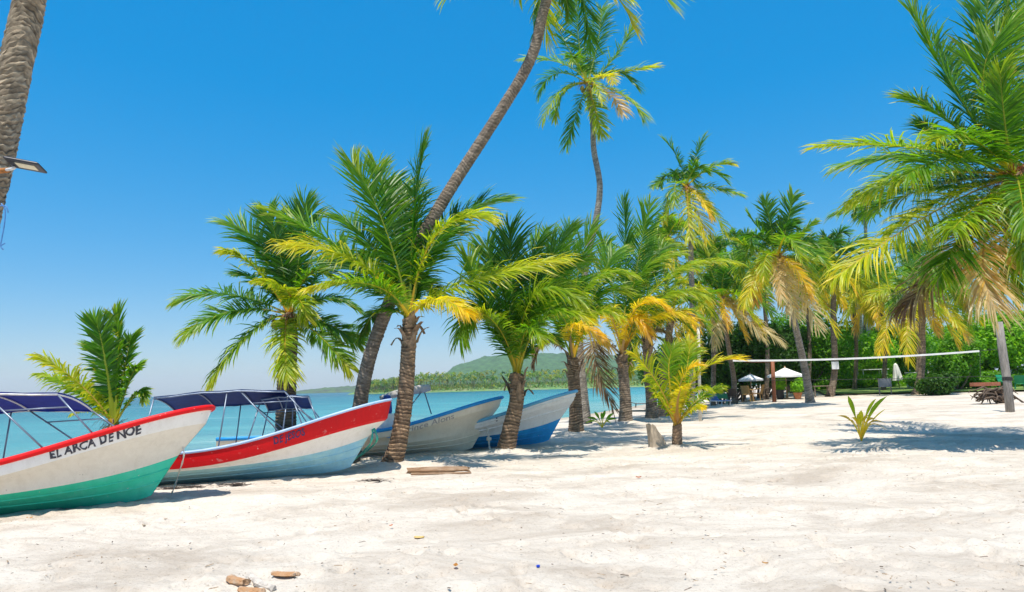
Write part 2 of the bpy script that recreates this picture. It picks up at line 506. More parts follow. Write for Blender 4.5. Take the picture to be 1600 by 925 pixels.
def frond_mesh(P0, M, P2, pairs=85, lmax=None, wid=0.042, age=0.1, ytip=0.25, wind=(0.15, 0.04, 0), droop=0.45, roll=0.0, rng=RNG, bare=0.16, rr=0.034):
    P0 = np.zeros(3) if P0 is None else np.asarray(P0, float)
    M = np.asarray(M, float); P2 = np.asarray(P2, float); K = 2 * M - (P0 + P2) / 2
    def bez(t):
        t = t[:, None]; return (1 - t) ** 2 * P0 + 2 * t * (1 - t) * K + t * t * P2
    def tan(t):
        t = t[:, None]; return unit(2 * (1 - t) * (K - P0) + 2 * t * (P2 - K) + 1e-6)
    L = np.linalg.norm(M - P0) + np.linalg.norm(P2 - M)
    if lmax is None: lmax = 0.24 * L
    def frame(t):
        T = tan(t)
        ref = np.tile(np.array([0.0, -0.38, 1.0]), (len(t), 1))
        hor = np.sqrt(T[:, 0] ** 2 + T[:, 1] ** 2)[:, None]
        Nn = unit(ref - (ref * T).sum(1, keepdims=True) * T)
        S = np.cross(T, Nn)
        tw = roll + 0.5 * roll * (t - 0.5)
        c, s = np.cos(tw)[:, None], np.sin(tw)[:, None]
        return T, S * c + Nn * s, Nn * c - S * s
    # rachis: a tapering four-sided rod, broad at the base
    tr = np.linspace(0, 1, 15); T, S, Nn = frame(tr); B = bez(tr)
    rad = (rr * (1 - 0.88 * tr) * (1 + 1.6 * np.exp(-tr * 14)))[:, None]
    ring = np.stack([B + S * rad * 1.25, B + Nn * rad * 0.7, B - S * rad * 1.25, B - Nn * rad * 0.7], 1)
    V = [ring.reshape(-1, 3)]; Q = []
    for i in range(14):
        for k in range(4):
            Q.append((i * 4 + k, i * 4 + (k + 1) % 4, i * 4 + 4 + (k + 1) % 4, i * 4 + 4 + k))
    Q = [np.array(Q)]
    rc = age_col(np.full(60, min(1.2 if age > 1 else 1, age + 0.34 if age < 0.8 else age))) * 0.9 + 0.03
    C = [rc]
    # leaflets
    t = np.linspace(bare, 0.995, pairs)
    t = np.concatenate([t, t + 0.5 * (t[1] - t[0]) * rng.uniform(0.2, 1, pairs)]); t = np.clip(t, 0, 1)
    side = np.concatenate([np.ones(pairs), -np.ones(pairs)])
    n = len(t); T, S, Nn = frame(t); B0 = bez(t)
    q = (t - bare) / (1 - bare)
    ln = lmax * (0.42 + 0.58 * np.sin(np.clip(q * 1.25 + 0.22, 0, 1.57))) * np.where(q > 0.6, 1 - 0.45 * ((q - 0.6) / 0.4) ** 2, 1) * rng.uniform(0.72, 1.1, n) * np.where(rng.uniform(0, 1, n) < 0.06, rng.uniform(0.15, 0.6, n), 1) * (1 + 0.12 * np.sin(t * rng.uniform(14, 30) + rng.uniform(0, 6)))
    th = np.radians(70 - 50 * q ** 1.3 + rng.normal(0, 6, n) + 7 * np.sin(t * rng.uniform(20, 45) + side))
    ph = np.radians(18 + rng.normal(0, 10, n))
    d = unit(T * np.cos(th)[:, None] + (S * (side * np.cos(ph))[:, None] + Nn * np.sin(ph)[:, None]) * np.sin(th)[:, None])
    g = np.array([0, 0, -1.0]); w = np.array(wind, float)
    dr = droop * (0.38 if age < 0.3 else 0.6) * rng.uniform(0.6, 1.4, n)[:, None]
    pts = [B0]; dirs = [d]; cur = B0
    fr = (0.36, 0.34, 0.30)
    for k in range(3):
        d = unit(d + dr * g * (0.25 + 0.55 * k) + w * (0.2 + 0.35 * k))
        cur = cur + d * (ln * fr[k])[:, None]; pts.append(cur); dirs.append(d)
    tw = rng.normal(0, 0.4, n) + 0.35 * side
    lv = []
    wp = (0.6, 1.0, 0.8)
    for k in range(3):
        D = dirs[k]
        Wv = unit(T - (T * D).sum(1, keepdims=True) * D + 0.02 * S); Bn = np.cross(D, Wv)
        Wv = Wv * np.cos(tw)[:, None] + Bn * np.sin(tw)[:, None]
        h = (wid * 0.5 * wp[k] * (0.65 + 0.35 * ln / lmax))[:, None] * Wv
        lv += [pts[k] + h, pts[k] - h]
    lv.append(pts[3])
    LV = np.stack(lv, 1)                                   # n,7,3
    b = 60 + np.arange(n)[:, None] * 7
    Q.append(np.concatenate([b + np.array([[0, 1, 3, 2]]), b + np.array([[2, 3, 5, 4]])]))
    Tt = b + np.array([[4, 5, 6]])
    a0 = np.clip(age + ytip * np.clip((q - 0.45) / 0.55, 0, 1) ** 1.3 + rng.normal(0, 0.05, n), 0, 1.2 if age > 1 else 1)
    av = np.stack([a0, a0, a0, a0, a0 + 0.03, a0 + 0.03, np.where(a0 < 0.7, a0 + 0.12 + 0.45 * (rng.uniform(0, 1, n) < 0.22), a0)], 1)
    cc = age_col(av) * rng.uniform(0.8, 1.2, (n, 1, 1))
    V.append(LV.reshape(-1, 3)); C.append(cc.reshape(-1, 3))
    return npmesh('frond', np.concatenate(V), np.concatenate(Q), Tt, np.concatenate(C), [LEAF])

def catmull(P, n):
    P = [np.asarray(p, float) for p in P]
    P = [2 * P[0] - P[1]] + P + [2 * P[-1] - P[-2]]
    out = []
    seg = len(P) - 3
    for i in range(n + 1):
        s = min(seg - 1e-6, i / n * seg); k = int(s); t = s - k
        p0, p1, p2, p3 = P[k:k + 4]
        out.append(0.5 * ((2 * p1) + (-p0 + p2) * t + (2 * p0 - 5 * p1 + 4 * p2 - p3) * t * t + (-p0 + 3 * p1 - 3 * p2 + p3) * t ** 3))
    return np.array(out)

def trunk_mesh(pts, r0, r1, c1=(0.30, 0.24, 0.18), c2=(0.15, 0.11, 0.075), flare=0.5, step=0.085, sides=14, rng=RNG, ridge=0.045, fine=0):
    if fine: step, sides = 0.03, 26
    P = catmull(pts, 40)
    ln = np.concatenate([[0], np.cumsum(np.linalg.norm(np.diff(P, axis=0), axis=1))]); L = ln[-1]
    n = max(10, int(L / step)); V = []; C = []
    ref = np.array([1.0, 0, 0]); rows = []
    pos = 0.0; ss = []
    for i in range(n + 1):
        s = i / n * L
        ss += [(s - 0.3 * L / n * rng.uniform(0.8, 1.1), 1.0 + ridge * rng.uniform(0.5, 1.3), 0), (s + 0.0, 1.0 - ridge * 0.5, 1)]
    ss[0] = (0, 1, 0)
    for (s, k, dk) in ss:
        s = min(max(s, 0), L)
        p = np.array([np.interp(s, ln, P[:, j]) for j in range(3)])
        s2 = min(L, s + 0.05); s1 = max(0, s - 0.05)
        tt = unit(np.array([np.interp(s2, ln, P[:, j]) - np.interp(s1, ln, P[:, j]) for j in range(3)]))
        ref = unit(ref - ref.dot(tt) * tt); bi = np.cross(tt, ref)
        r = (r0 + (r1 - r0) * (s / L) ** 0.8) * (1 + flare * math.exp(-s / 0.32)) * k
        blend = rng.uniform(0, 0.45); base = (np.array(c2 if dk else c1) * (1 - blend) + np.array(c1 if dk else c2) * blend) * rng.uniform(0.75, 1.2)
        for j in range(sides):
            a = 2 * math.pi * j / sides
            rj = r * (1 + 0.05 * math.sin(3 * a + s * 1.3) + 0.03 * rng.normal() * (0.6 if not dk else 0.3))
            sh = 0.035 * math.sin(a + s * 2.1) + 0.02 * math.sin(2 * a + s * 5.3) + rng.normal(0, 0.008)
            V.append(p + rj * (math.cos(a) * ref + math.sin(a) * bi) + tt * sh); C.append(base * rng.uniform(0.62, 1.3))
    m = len(ss); Q = []
    for i in range(m - 1):
        for j in range(sides):
            Q.append((i * sides + j, i * sides + (j + 1) % sides, (i + 1) * sides + (j + 1) % sides, (i + 1) * sides + j))
    V.append(P[-1] + unit(P[-1] - P[-2]) * r1 * 0.5); C.append(np.array(c1))
    T = [((m - 1) * sides + j, (m - 1) * sides + (j + 1) % sides, len(V) - 1) for j in range(sides)]
    return npmesh('trunk', np.array(V), Q, T, np.array(C), [BARK], smooth=False)

def leaf_base_mesh(az, r, ln, wd, out, rng=RNG, drop=-0.2, col=(0.27, 0.19, 0.12)):
    """an old leaf boot: a curved tapering wedge standing off the trunk"""
    ca, sa = math.cos(az), math.sin(az)
    V = []; C = []
    n = 6
    for i in range(n):
        t = i / (n - 1)
        rad = r * 0.85 + out * t ** 1.4; z = ln * t + drop * t ** 3
        w = wd * (1 - 0.62 * t); th = 0.035 * (1 - 0.5 * t)
        for sx, sr in ((-1, 0), (0, 1.3), (1, 0), (0, -0.6)):
            rr = rad + sr * th - (0.05 * wd if sx else 0); tx = sx * w / 2
            V.append((ca * rr - sa * tx, sa * rr + ca * tx, z + rng.normal(0, 0.008)))
            C.append(np.array(col) * rng.uniform(0.6, 1.35))
    Q = [(i * 4 + k, i * 4 + (k + 1) % 4, i * 4 + 4 + (k + 1) % 4, i * 4 + 4 + k) for i in range(n - 1) for k in range(4)]
    Q += [(3, 2, 1, 0), tuple((n - 1) * 4 + k for k in range(4))]
    return npmesh('leaf_base', V, Q, None, C, [FIBRE])

def strands_mesh(n, ln, r, col, rng=RNG, down=0.8, w=0.03):
    V = []; Q = []; C = []
    for i in range(n):
        az = rng.uniform(0, 6.28); d = np.array([math.cos(az), math.sin(az), rng.uniform(-0.3, 0.9)])
        p = d * r * np.array([1, 1, 0.4]); l = ln * rng.uniform(0.5, 1)
        sd = np.cross(d, [0, 0, 1.0]); sd = sd / (np.linalg.norm(sd) + 1e-6)
        b = len(V); c = np.array(col) * rng.uniform(0.5, 1.5)
        for k in range(4):
            ww = w * (1 - 0.28 * k) * 0.5
            V += [p + sd * ww, p - sd * ww]; C += [c, c]
            d = unit(d + np.array([0, 0, -down * 0.35 * (k + 1)])); p = p + d * l / 3
        for k in range(3): Q.append((b + 2 * k, b + 2 * k + 1, b + 2 * k + 3, b + 2 * k + 2))
    return npmesh('fibre', V, Q, None, C, [FIBRE])

def coconut_mesh():
    mb = MB(); prof = []
    for i in range(9):
        a = math.pi * i / 8
        prof.append((0.105 * math.sin(a) * (1 + 0.1 * math.cos(a)) + 1e-4, -0.13 * math.cos(a)))
    mb.lathe(prof, n=10)
    me = mb.build('coconut', mat('coconut_husk', (0.34, 0.26, 0.05), 0.45, 0.35, 14), smooth=True)
    d = me.data; bpy.data.objects.remove(me); return d
COCO = coconut_mesh()

def palm(name, label, cat, Y, trunk_px, r0, r1, fronds=(), crop=None, extra=0, radius=2.6, pairs=70, wid=0.042, age=(0.05, 0.5), droop=0.5, wind=(0.15, 0.04, 0), bases=0, fibre=0, nuts=0, group=None, tdep=None, seed=1, gpt=None, trunk_cols=None, emax=80, emin=-45, ypush=0.0, flare=0.5, lf=None, fan=0.32):
    """a palm standing at depth Y; trunk_px = trunk line from ground to crown in picture terms;
       fronds = (mid x, mid y, tip x, tip y, depth of tip against crown, age, droop)"""
    rng = np.random.default_rng(seed)
    n = len(trunk_px)
    pts = []
    for i, (px, py) in enumerate(trunk_px):
        dy = (tdep[i] if tdep else 0)
        pts.append(at(px, py, Y + dy))
    base = pts[0].copy()
    gz = tz(base.x, base.y)
    if abs(base.z - gz) > 0.02:                      # stand on the ground
        base = Vector((base.x, base.y, gz)); pts[0] = base.copy()
    root = empty(name, base)
    tag(root, label, cat, group)
    loc = [np.array(p - base) for p in pts]
    loc[0] = loc[0] - np.array([0, 0, 0.15])
    tc = trunk_cols or ((0.30, 0.24, 0.18), (0.13, 0.095, 0.065))
    link('trunk', trunk_mesh(loc, r0, r1, tc[0], tc[1], rng=rng, flare=flare, fine=Y < 6), root)
    crown = pts[-1]; cl = crown - base
    def px2(x, y):
        if crop: x, y = crop[0] + x / crop[2], crop[1] + y / crop[2]
        return x, y
    for f in fronds:
        mx, my, tx, ty, dd, ag = f[:6]
        dr = f[6] if len(f) > 6 else droop
        rl = f[7] if len(f) > 7 else rng.normal(0, 0.2)
        mx, my = px2(mx, my); tx, ty = px2(tx, ty)
        m = at(mx, my, crown.y + dd * 0.5) - crown; t = at(tx, ty, crown.y + dd) - crown
        t = m + (t - m) * (0.90 if lf is None else 0.76)
        L = m.length + (t - m).length
        me = frond_mesh(None, m, t, pairs=pairs, wid=wid, age=ag, ytip=rng.uniform(0.08, 0.3) if ag < 0.3 else rng.uniform(0.02, 0.16), wind=wind, droop=dr, roll=rl, rng=rng, lmax=lf * L if lf else min(1.3, max(0.34 * L, 0.65 if L > 1.6 else 0.36 * L)))
        link('frond', me, root, cl)
    ga = rng.uniform(0, 6.28)
    for i in range(extra):
        q = (i + 0.5) / extra
        az = ga + i * 2.39996 + rng.normal(0, 0.15)
        el = R(emax - (emax - emin) * q ** 0.85 + rng.normal(0, 6))
        L = radius * rng.uniform(0.85, 1.12) * (0.8 + 0.2 * math.sin(math.pi * min(1, q * 1.3)))
        d = np.array([math.cos(az) * math.cos(el), math.sin(az) * math.cos(el) + ypush, math.sin(el)])
        d = d / np.linalg.norm(d)
        m = d * L * 0.52
        t = d * L * 0.86 + np.array([0, 0, -1]) * L * (0.10 + 0.38 * math.cos(el)) + np.array([wind[0], wind[1], 0]) * L * 0.55
        ag = age[0] + (age[1] - age[0]) * max(0, (q - 0.3) / 0.7) ** 1.2 + rng.normal(0, 0.05)
        me = frond_mesh(None, m, t, pairs=pairs, wid=wid, age=max(0, ag), ytip=rng.uniform(0.02, 0.3), wind=wind, droop=droop * rng.uniform(0.7, 1.3), roll=rng.normal(0, 0.3), rng=rng, lmax=fan * L * 1.15)
        link('frond', me, root, cl)
    for i in range(bases):
        az = i * 2.4 + rng.uniform(-0.3, 0.3)
        o = link('leaf_base', leaf_base_mesh(az, r1 * 1.1, rng.uniform(0.3, 0.6), rng.uniform(0.16, 0.26), rng.uniform(0.12, 0.4), rng, drop=rng.uniform(-0.5, 0.05)), root, cl - Vector((0, 0, 0.12 + 0.06 * i)))
    if fibre:
        link('fibre', strands_mesh(fibre, 0.7, r1 * 1.2, (0.42, 0.17, 0.05) if nuts >= 0 else (0.2, 0.13, 0.08), rng), root, cl)
    for i in range(max(0, nuts)):
        az = i * 2.4; o = link('coconut', COCO, root, cl + Vector((math.cos(az) * (r1 + 0.16), math.sin(az) * (r1 + 0.16), -0.18 - 0.09 * (i % 3))))
        o.rotation_euler = (rng.uniform(-0.5, 0.5), rng.uniform(-0.5, 0.5), az)
    return root

C6 = (260, 200, 2.102)     # tracing frames of the photograph
C7 = (700, 280, 2.202)
C8 = (1240, 0, 1.928)
DRY = ((0.42, 0.28, 0.17), (0.06, 0.038, 0.022))
GREY = ((0.36, 0.33, 0.29), (0.22, 0.19, 0.16))

def depth_of(px, py): return gnd(px, py).y

# P3: the central palm with its trunk in front of the boats
yc = depth_of(612, 726)
palm('coconut_palm', 'palm with ringed brown trunk standing between the red boat and the cream boat', 'palm tree', yc,
     [(608, 726), (622, 690), (633, 620), (637, 570), (640, 520), (640, 497)], 0.215, 0.17,
     [(715, 320, 600, 95, 0.4, 0.10, 0.25, 0.0), (815, 290, 852, 40, 0.9, 0.0, 0.25, 1.0), (880, 360, 1060, 290, -0.9, 0.36, 0.5),
      (900, 350, 1125, 225, 1.3, 0.06, 0.35), (620, 430, 305, 252, -0.3, 0.16, 0.5), (640, 450, 378, 375, -1.1, 0.42, 0.6),
      (690, 520, 470, 520, -1.6, 0.22, 0.8), (880, 565, 1000, 610, -1.9, 0.50, 0.9), (960, 520, 1330, 420, -0.7, 0.36, 0.55),
      (745, 330, 690, 110, 1.6, 0.05, 0.3), (790, 340, 780, 180, 2.0, 0.02, 0.3), (860, 420, 960, 330, 2.0, 0.08, 0.6),
      (650, 480, 520, 420, 1.8, 0.05, 0.6), (700, 420, 570, 290, 1.2, 0.12, 0.5), (840, 520, 900, 560, 1.6, 0.08, 0.8),
      (700, 600, 640, 690, 1.2, 0.12, 0.8)],
     crop=C6, pairs=125, wid=0.042, bases=11, fibre=0, trunk_cols=DRY, seed=3, flare=0.42)

# P4: palm behind the red boat, left of centre
yl = 19.0
palm('coconut_palm', 'palm with broad drooping crown rising right behind the red boat and its blue awnings', 'palm tree', yl,
     [(446, 668), (447, 640), (449, 590), (452, 530), (452, 492)], 0.30, 0.22,
     [(340, 420, 200, 305, 0.6, 0.03, 0.35), (375, 420, 330, 268, 0.4, 0.0, 0.3), (440, 400, 455, 236, 0.3, 0.02, 0.3), (300, 470, 200, 405, -1.0, 0.36, 0.6),
      (470, 480, 560, 500, -0.6, 0.2, 0.7), (220, 550, 32, 565, 0.2, 0.12, 0.6), (230, 600, 48, 680, -0.8, 0.16, 0.6), (280, 670, 132, 852, -0.6, 0.26, 0.7),
      (390, 680, 398, 840, -1.9, 0.38, 0.5, 0.0), (520, 640, 650, 715, -0.2, 0.14, 0.7), (500, 680, 610, 800, -0.8, 0.2, 0.7), (520, 560, 640, 600, 1.0, 0.05, 0.6),
      (330, 520, 230, 480, 1.2, 0.05, 0.5), (420, 470, 400, 330, 1.5, 0.0, 0.4), (500, 480, 560, 380, 1.4, 0.02, 0.5), (430, 560, 470, 640, -1.6, 0.34, 0.7), (400, 540, 290, 500, -1.6, 0.4, 0.7)],
     crop=C6, pairs=118, wid=0.045, bases=6, fibre=60, nuts=5, trunk_cols=((0.2, 0.14, 0.09), (0.07, 0.05, 0.035)), seed=4)

# P5: young palm at the water's edge behind the first boat
palm('young_palm', 'young stemless palm with yellow left frond behind the green and white boat', 'palm tree', 15.5,
     [(172, 705), (175, 685), (178, 664)], 0.14, 0.11,
     [(625, 350, 555, 110, 0.0, 0.10, 0.15, 0.0), (715, 330, 685, 75, 0.4, 0.10, 0.2, 0.9), (760, 400, 800, 230, 0.6, 0.08, 0.3), (480, 540, 160, 325, -0.6, 0.44, 0.6),
      (530, 610, 180, 440, 0.2, 0.30, 0.7), (780, 520, 840, 420, -0.5, 0.14, 0.4), (580, 700, 400, 720, -0.7, 0.36, 0.6), (820, 600, 880, 640, -0.4, 0.2, 0.7), (640, 450, 540, 260, 1.0, 0.05, 0.3)],
     crop=(0, 460, 3.854), pairs=85, wid=0.045, seed=5, fibre=30, nuts=-1, lf=0.27)

# P1: tall leaning palm whose crown is above the picture
palm('coconut_palm', 'tall palm with long grey trunk leaning right across the sky, crown above the picture', 'palm tree', 17.6,
     [(548, 660), (570, 590), (598, 500), (640, 405), (695, 310), (765, 200), (828, 95), (850, 15), (872, -65)], 0.185, 0.135,
     [(905, -20, 925, 85, 0.3, 0.03, 0.5), (960, -70, 1060, 15, -0.4, 0.2, 0.5), (900, -60, 985, 0, -1.5, 0.3, 0.5), (845, -10, 835, 60, 0.9, 0.08, 0.5), (790, -70, 690, -5, 0.2, 0.15, 0.5),
      (880, -30, 890, 30, 1.2, 0.1, 0.6)],
     extra=13, radius=3.0, emin=-15, pairs=70, bases=4, fibre=40, nuts=4, trunk_cols=((0.30, 0.24, 0.185), (0.14, 0.105, 0.075)), seed=6, flare=0.25)

# P0: trunk at the left edge
palm('coconut_palm', 'thick mottled palm trunk leaning at the left edge, crown above the picture', 'palm tree', 4.0,
     [(-118, 1080), (-40, 430), (-5, 250), (24, 100), (47, -10), (66, -160), (-400, -1100)], 0.095, 0.08, extra=9, radius=1.5, emin=0, pairs=60, tdep=[0, 0, 0, 0, 0, -0.3, -2.2],
     trunk_cols=((0.47, 0.39, 0.28), (0.16, 0.115, 0.075)), seed=8, nuts=3, flare=0.3)

# P2: tall thin palm against the sky
palm('coconut_palm', 'tall slender palm with wavy thin trunk and full crown against the open sky', 'palm tree', 31.0,
     [(915, 628), (905, 520), (915, 420), (931, 345), (937, 290), (928, 235), (926, 190), (918, 130)], 0.20, 0.115,
     [(905, 70, 900, -10, 0.8, 0.02), (960, 90, 992, 32, -0.6, 0.24), (965, 115, 1025, 103, -0.3, 0.28), (975, 150, 1008, 190, -0.8, 0.3), (880, 100, 815, 92, -0.4, 0.24), (880, 140, 846, 190, -0.6, 0.3),
      (900, 180, 885, 230, 0.2, 0.1), (930, 170, 942, 215, -0.8, 0.34), (955, 150, 975, 180, -1.5, 0.80), (880, 60, 860, 25, 1.2, 0.05), (935, 60, 940, 10, 1.4, 0.03), (945, 118, 960, 130, -2.0, 0.5), (870, 115, 840, 150, 1.5, 0.05)],
     extra=6, radius=2.6, pairs=60, wid=0.055, fibre=60, nuts=5, trunk_cols=GREY, seed=9, wind=(0.15, 0, 0))

# P6: palm in front of the white and blue boat
yp6 = depth_of(790, 706)
palm('coconut_palm', 'short palm with rough split trunk in front of the white and blue boat', 'palm tree', yp6,
     [(788, 706), (797, 670), (806, 630), (808, 600), (808, 585)], 0.235, 0.19,
     [(290, 410, 462, 405, -1.2, 0.32, 0.75), (150, 470, 60, 250, 0.3, 0.06, 0.4), (220, 390, 212, 145, 1.0, 0.0, 0.3), (300, 390, 425, 160, 0.8, 0.10, 0.4), (125, 440, 30, 560, -1.0, 0.14, 0.9),
      (330, 480, 480, 470, -1.5, 0.2, 0.9), (350, 360, 440, 290, 1.4, 0.1, 0.6), (260, 380, 320, 190, 1.5, 0.02, 0.4), (170, 400, 130, 210, 1.4, 0.0, 0.4), (180, 520, 90, 450, -1.4, 0.26, 0.8),
      (270, 520, 330, 560, -1.6, 0.16, 0.9), (300, 560, 390, 560, 0.8, 0.1, 0.9), (200, 430, 150, 330, -0.9, 0.12, 0.5), (310, 430, 430, 400, 0.6, 0.16, 0.7)],
     crop=C7, pairs=118, wid=0.045, bases=12, fibre=0, trunk_cols=DRY, seed=10, flare=0.35)

# P7: palm with orange hanging frond
yp7 = depth_of(899, 678)
palm('coconut_palm', 'palm with an orange drooping frond and stubbed bases beside the blue hulled bow', 'palm tree', yp7,
     [(900, 678), (899, 640), (896, 590), (895, 560)], 0.235, 0.20,
     [(440, 500, 560, 575, -1.6, 0.60, 0.9), (430, 420, 500, 130, 0.2, 0.16, 0.35), (470, 380, 640, 318, -0.3, 0.30, 0.7), (390, 400, 350, 180, 1.0, 0.06, 0.4), (350, 440, 300, 340, 0.8, 0.1, 0.6),
      (500, 420, 600, 380, 1.0, 0.16, 0.7), (420, 380, 420, 150, 1.4, 0.04, 0.4), (340, 560, 290, 640, 0.4, 1.15, 0.8), (400, 480, 330, 440, -1.4, 0.3, 0.8), (500, 470, 590, 470, -0.8, 0.34, 0.8), (520, 360, 580, 240, 1.2, 0.1, 0.5)],
     crop=C7, pairs=105, wid=0.047, bases=12, trunk_cols=DRY, seed=11)

# P8: yellow palm with a dead frond hanging to the sand
yp8 = depth_of(976, 662)
palm('coconut_palm', 'yellowing wind-bent palm with a dead brown frond hanging to the sand', 'palm tree', yp8,
     [(977, 662), (977, 630), (974, 590), (972, 555)], 0.25, 0.20,
     [(740, 350, 1005, 275, -0.8, 0.36, 0.6), (650, 440, 760, 440, -1.6, 0.58, 0.8), (610, 330, 605, 45, 0.6, 0.02, 0.2, 0.9), (650, 300, 700, 60, 0.8, 0.06, 0.35), (560, 470, 520, 460, -1.8, 0.56, 0.8),
      (720, 420, 885, 395, -0.6, 0.34, 0.7), (700, 480, 840, 480, -1.0, 0.52, 0.8), (500, 560, 575, 810, -0.9, 1.14, 0.5), (560, 330, 530, 200, 1.2, 0.08, 0.4), (680, 330, 760, 220, 1.3, 0.1, 0.5), (640, 360, 800, 250, 0.3, 0.24, 0.6),
      (520, 420, 470, 380, 0.6, 0.2, 0.7), (630, 480, 700, 540, -1.2, 0.62, 0.9), (530, 560, 480, 600, 0.5, 1.12, 0.9)],
     crop=C7, pairs=105, wid=0.047, bases=10, trunk_cols=((0.32, 0.25, 0.18), (0.15, 0.11, 0.08)), seed=12)

# P9 and its neighbour
yp9 = depth_of(1020, 655)
palm('coconut_palm', 'palm with shaggy brown collar right of the folding wooden beach chair', 'palm tree', yp9,
     [(1019, 655), (1017, 620), (1013, 575), (1011, 525)], 0.25, 0.2,
     [(800, 400, 890, 410, -0.6, 0.40, 0.8), (780, 460, 860, 520, -0.9, 0.6, 0.9), (690, 350, 720, 200, 0.5, 0.1, 0.4), (640, 400, 610, 330, 0.6, 0.12, 0.6), (620, 520, 600, 580, -0.9, 0.66, 0.8), (760, 350, 850, 300, 0.7, 0.2, 0.6), (740, 420, 800, 350, -0.9, 0.3, 0.7),
      (660, 480, 620, 560, 0.6, 1.12, 0.9), (740, 520, 790, 590, 0.5, 1.1, 0.9)],
     crop=C7, extra=6, radius=2.4, pairs=80, wid=0.05, bases=14, fibre=40, nuts=-1, trunk_cols=((0.32, 0.25, 0.18), (0.15, 0.11, 0.08)), seed=13)
palm('coconut_palm', 'palm trunk half hidden behind the shaggy palm next to the beach chair', 'palm tree', yp9 + 2.2,
     [(1036, 649), (1034, 610), (1040, 560), (1050, 490)], 0.2, 0.16, extra=13, radius=2.3, pairs=65, wid=0.05, age=(0.2, 0.75), bases=6, seed=14)

# P10: small yellow palm
yp10 = depth_of(1058, 702)
palm('young_palm', 'small yellow-green palm with orange stems beside the sawn stump on open sand', 'palm tree', yp10,
     [(1058, 702), (1058, 685), (1058, 664)], 0.13, 0.115,
     [(820, 330, 870, 120, 0.2, 0.30, 0.35, 0.0), (1000, 340, 1325, 215, -0.2, 0.44, 0.25), (750, 400, 560, 150, -0.3, 0.42, 0.5), (900, 380, 1050, 250, -0.5, 0.56, 0.4), (770, 500, 680, 330, 0.4, 0.3, 0.6),
      (950, 460, 1120, 430, -0.6, 0.38, 0.8), (1000, 500, 1180, 390, 0.4, 0.3, 0.8), (790, 520, 740, 460, -0.7, 0.4, 0.8), (880, 480, 930, 400, -0.9, 0.52, 0.7), (930, 320, 960, 100, 0.6, 0.26, 0.4), (880, 300, 1010, 150, 0.8, 0.26, 0.4), (960, 560, 1060, 540, -0.8, 0.45, 0.9)],
     crop=(840, 500, 4.0), pairs=60, wid=0.038, seed=15, droop=0.6, trunk_cols=((0.36, 0.24, 0.15), (0.2, 0.125, 0.075)), lf=0.27, flare=0.15)

# P18: big palm on the right edge
palm('coconut_palm', 'large near palm with bright fronds and dead fringe filling the right edge', 'palm tree', 16.0,
     [(1700, 760), (1690, 640), (1660, 480), (1618, 360), (1592, 305), (1584, 275)], 0.26, 0.2,
     [(570, 250, 680, 35, -0.6, 0.18, 0.3, 0.0), (480, 260, 345, 5, 0.5, 0.10, 0.3), (400, 450, 62, 440, -0.5, 0.26, 0.5), (410, 525, 175, 600, 0.4, 0.34, 0.6), (470, 370, 335, 290, 1.2, 0.2, 0.5),
      (420, 640, 88, 860, -0.9, 0.42, 0.7), (575, 730, 610, 950, -1.6, 0.86, 0.6, 0.0), (470, 770, 330, 930, 0.5, 1.1, 0.8), (430, 560, 200, 650, 3.4, 0.08, 0.7), (420, 470, 130, 500, 3.0, 0.1, 0.6), (400, 560, 130, 640, 5.0, 0.08, 0.6), (440, 520, 230, 560, 6.0, 0.06, 0.6), (520, 690, 430, 850, -1.2, 0.12, 0.9), (640, 720, 690, 900, -0.8, 0.2, 0.8), (450, 600, 280, 700, 1.0, 0.1, 0.8), (550, 620, 470, 700, -1.9, 0.3, 0.8), (590, 200, 590, -60, 0.8, 0.04, 0.3), (640, 250, 700, -80, 0.6, 0.08, 0.3), (720, 300, 860, 80, 0.2, 0.1, 0.4),  # deepest-set left fronds are added behind the crown to widen its shadow
      (520, 330, 440, 130, 1.5, 0.05, 0.4), (760, 480, 960, 520, 0.0, 0.15, 0.6), (740, 620, 900, 800, -0.4, 0.2, 0.7), (690, 680, 740, 880, -1.8, 0.3, 0.7), (500, 460, 380, 360, 1.6, 0.08, 0.6), (540, 420, 420, 420, -1.6, 0.12, 0.7),
      (520, 560, 400, 570, 1.6, 0.05, 0.7), (490, 480, 330, 530, -1.5, 0.16, 0.8), (560, 640, 480, 800, 1.4, 0.16, 0.8), (640, 400, 620, 200, -1.4, 0.12, 0.4), (680, 560, 700, 700, -2.0, 0.2, 0.7)],
     crop=C8, pairs=122, wid=0.042, bases=9, fibre=170, nuts=4, trunk_cols=DRY, seed=16)

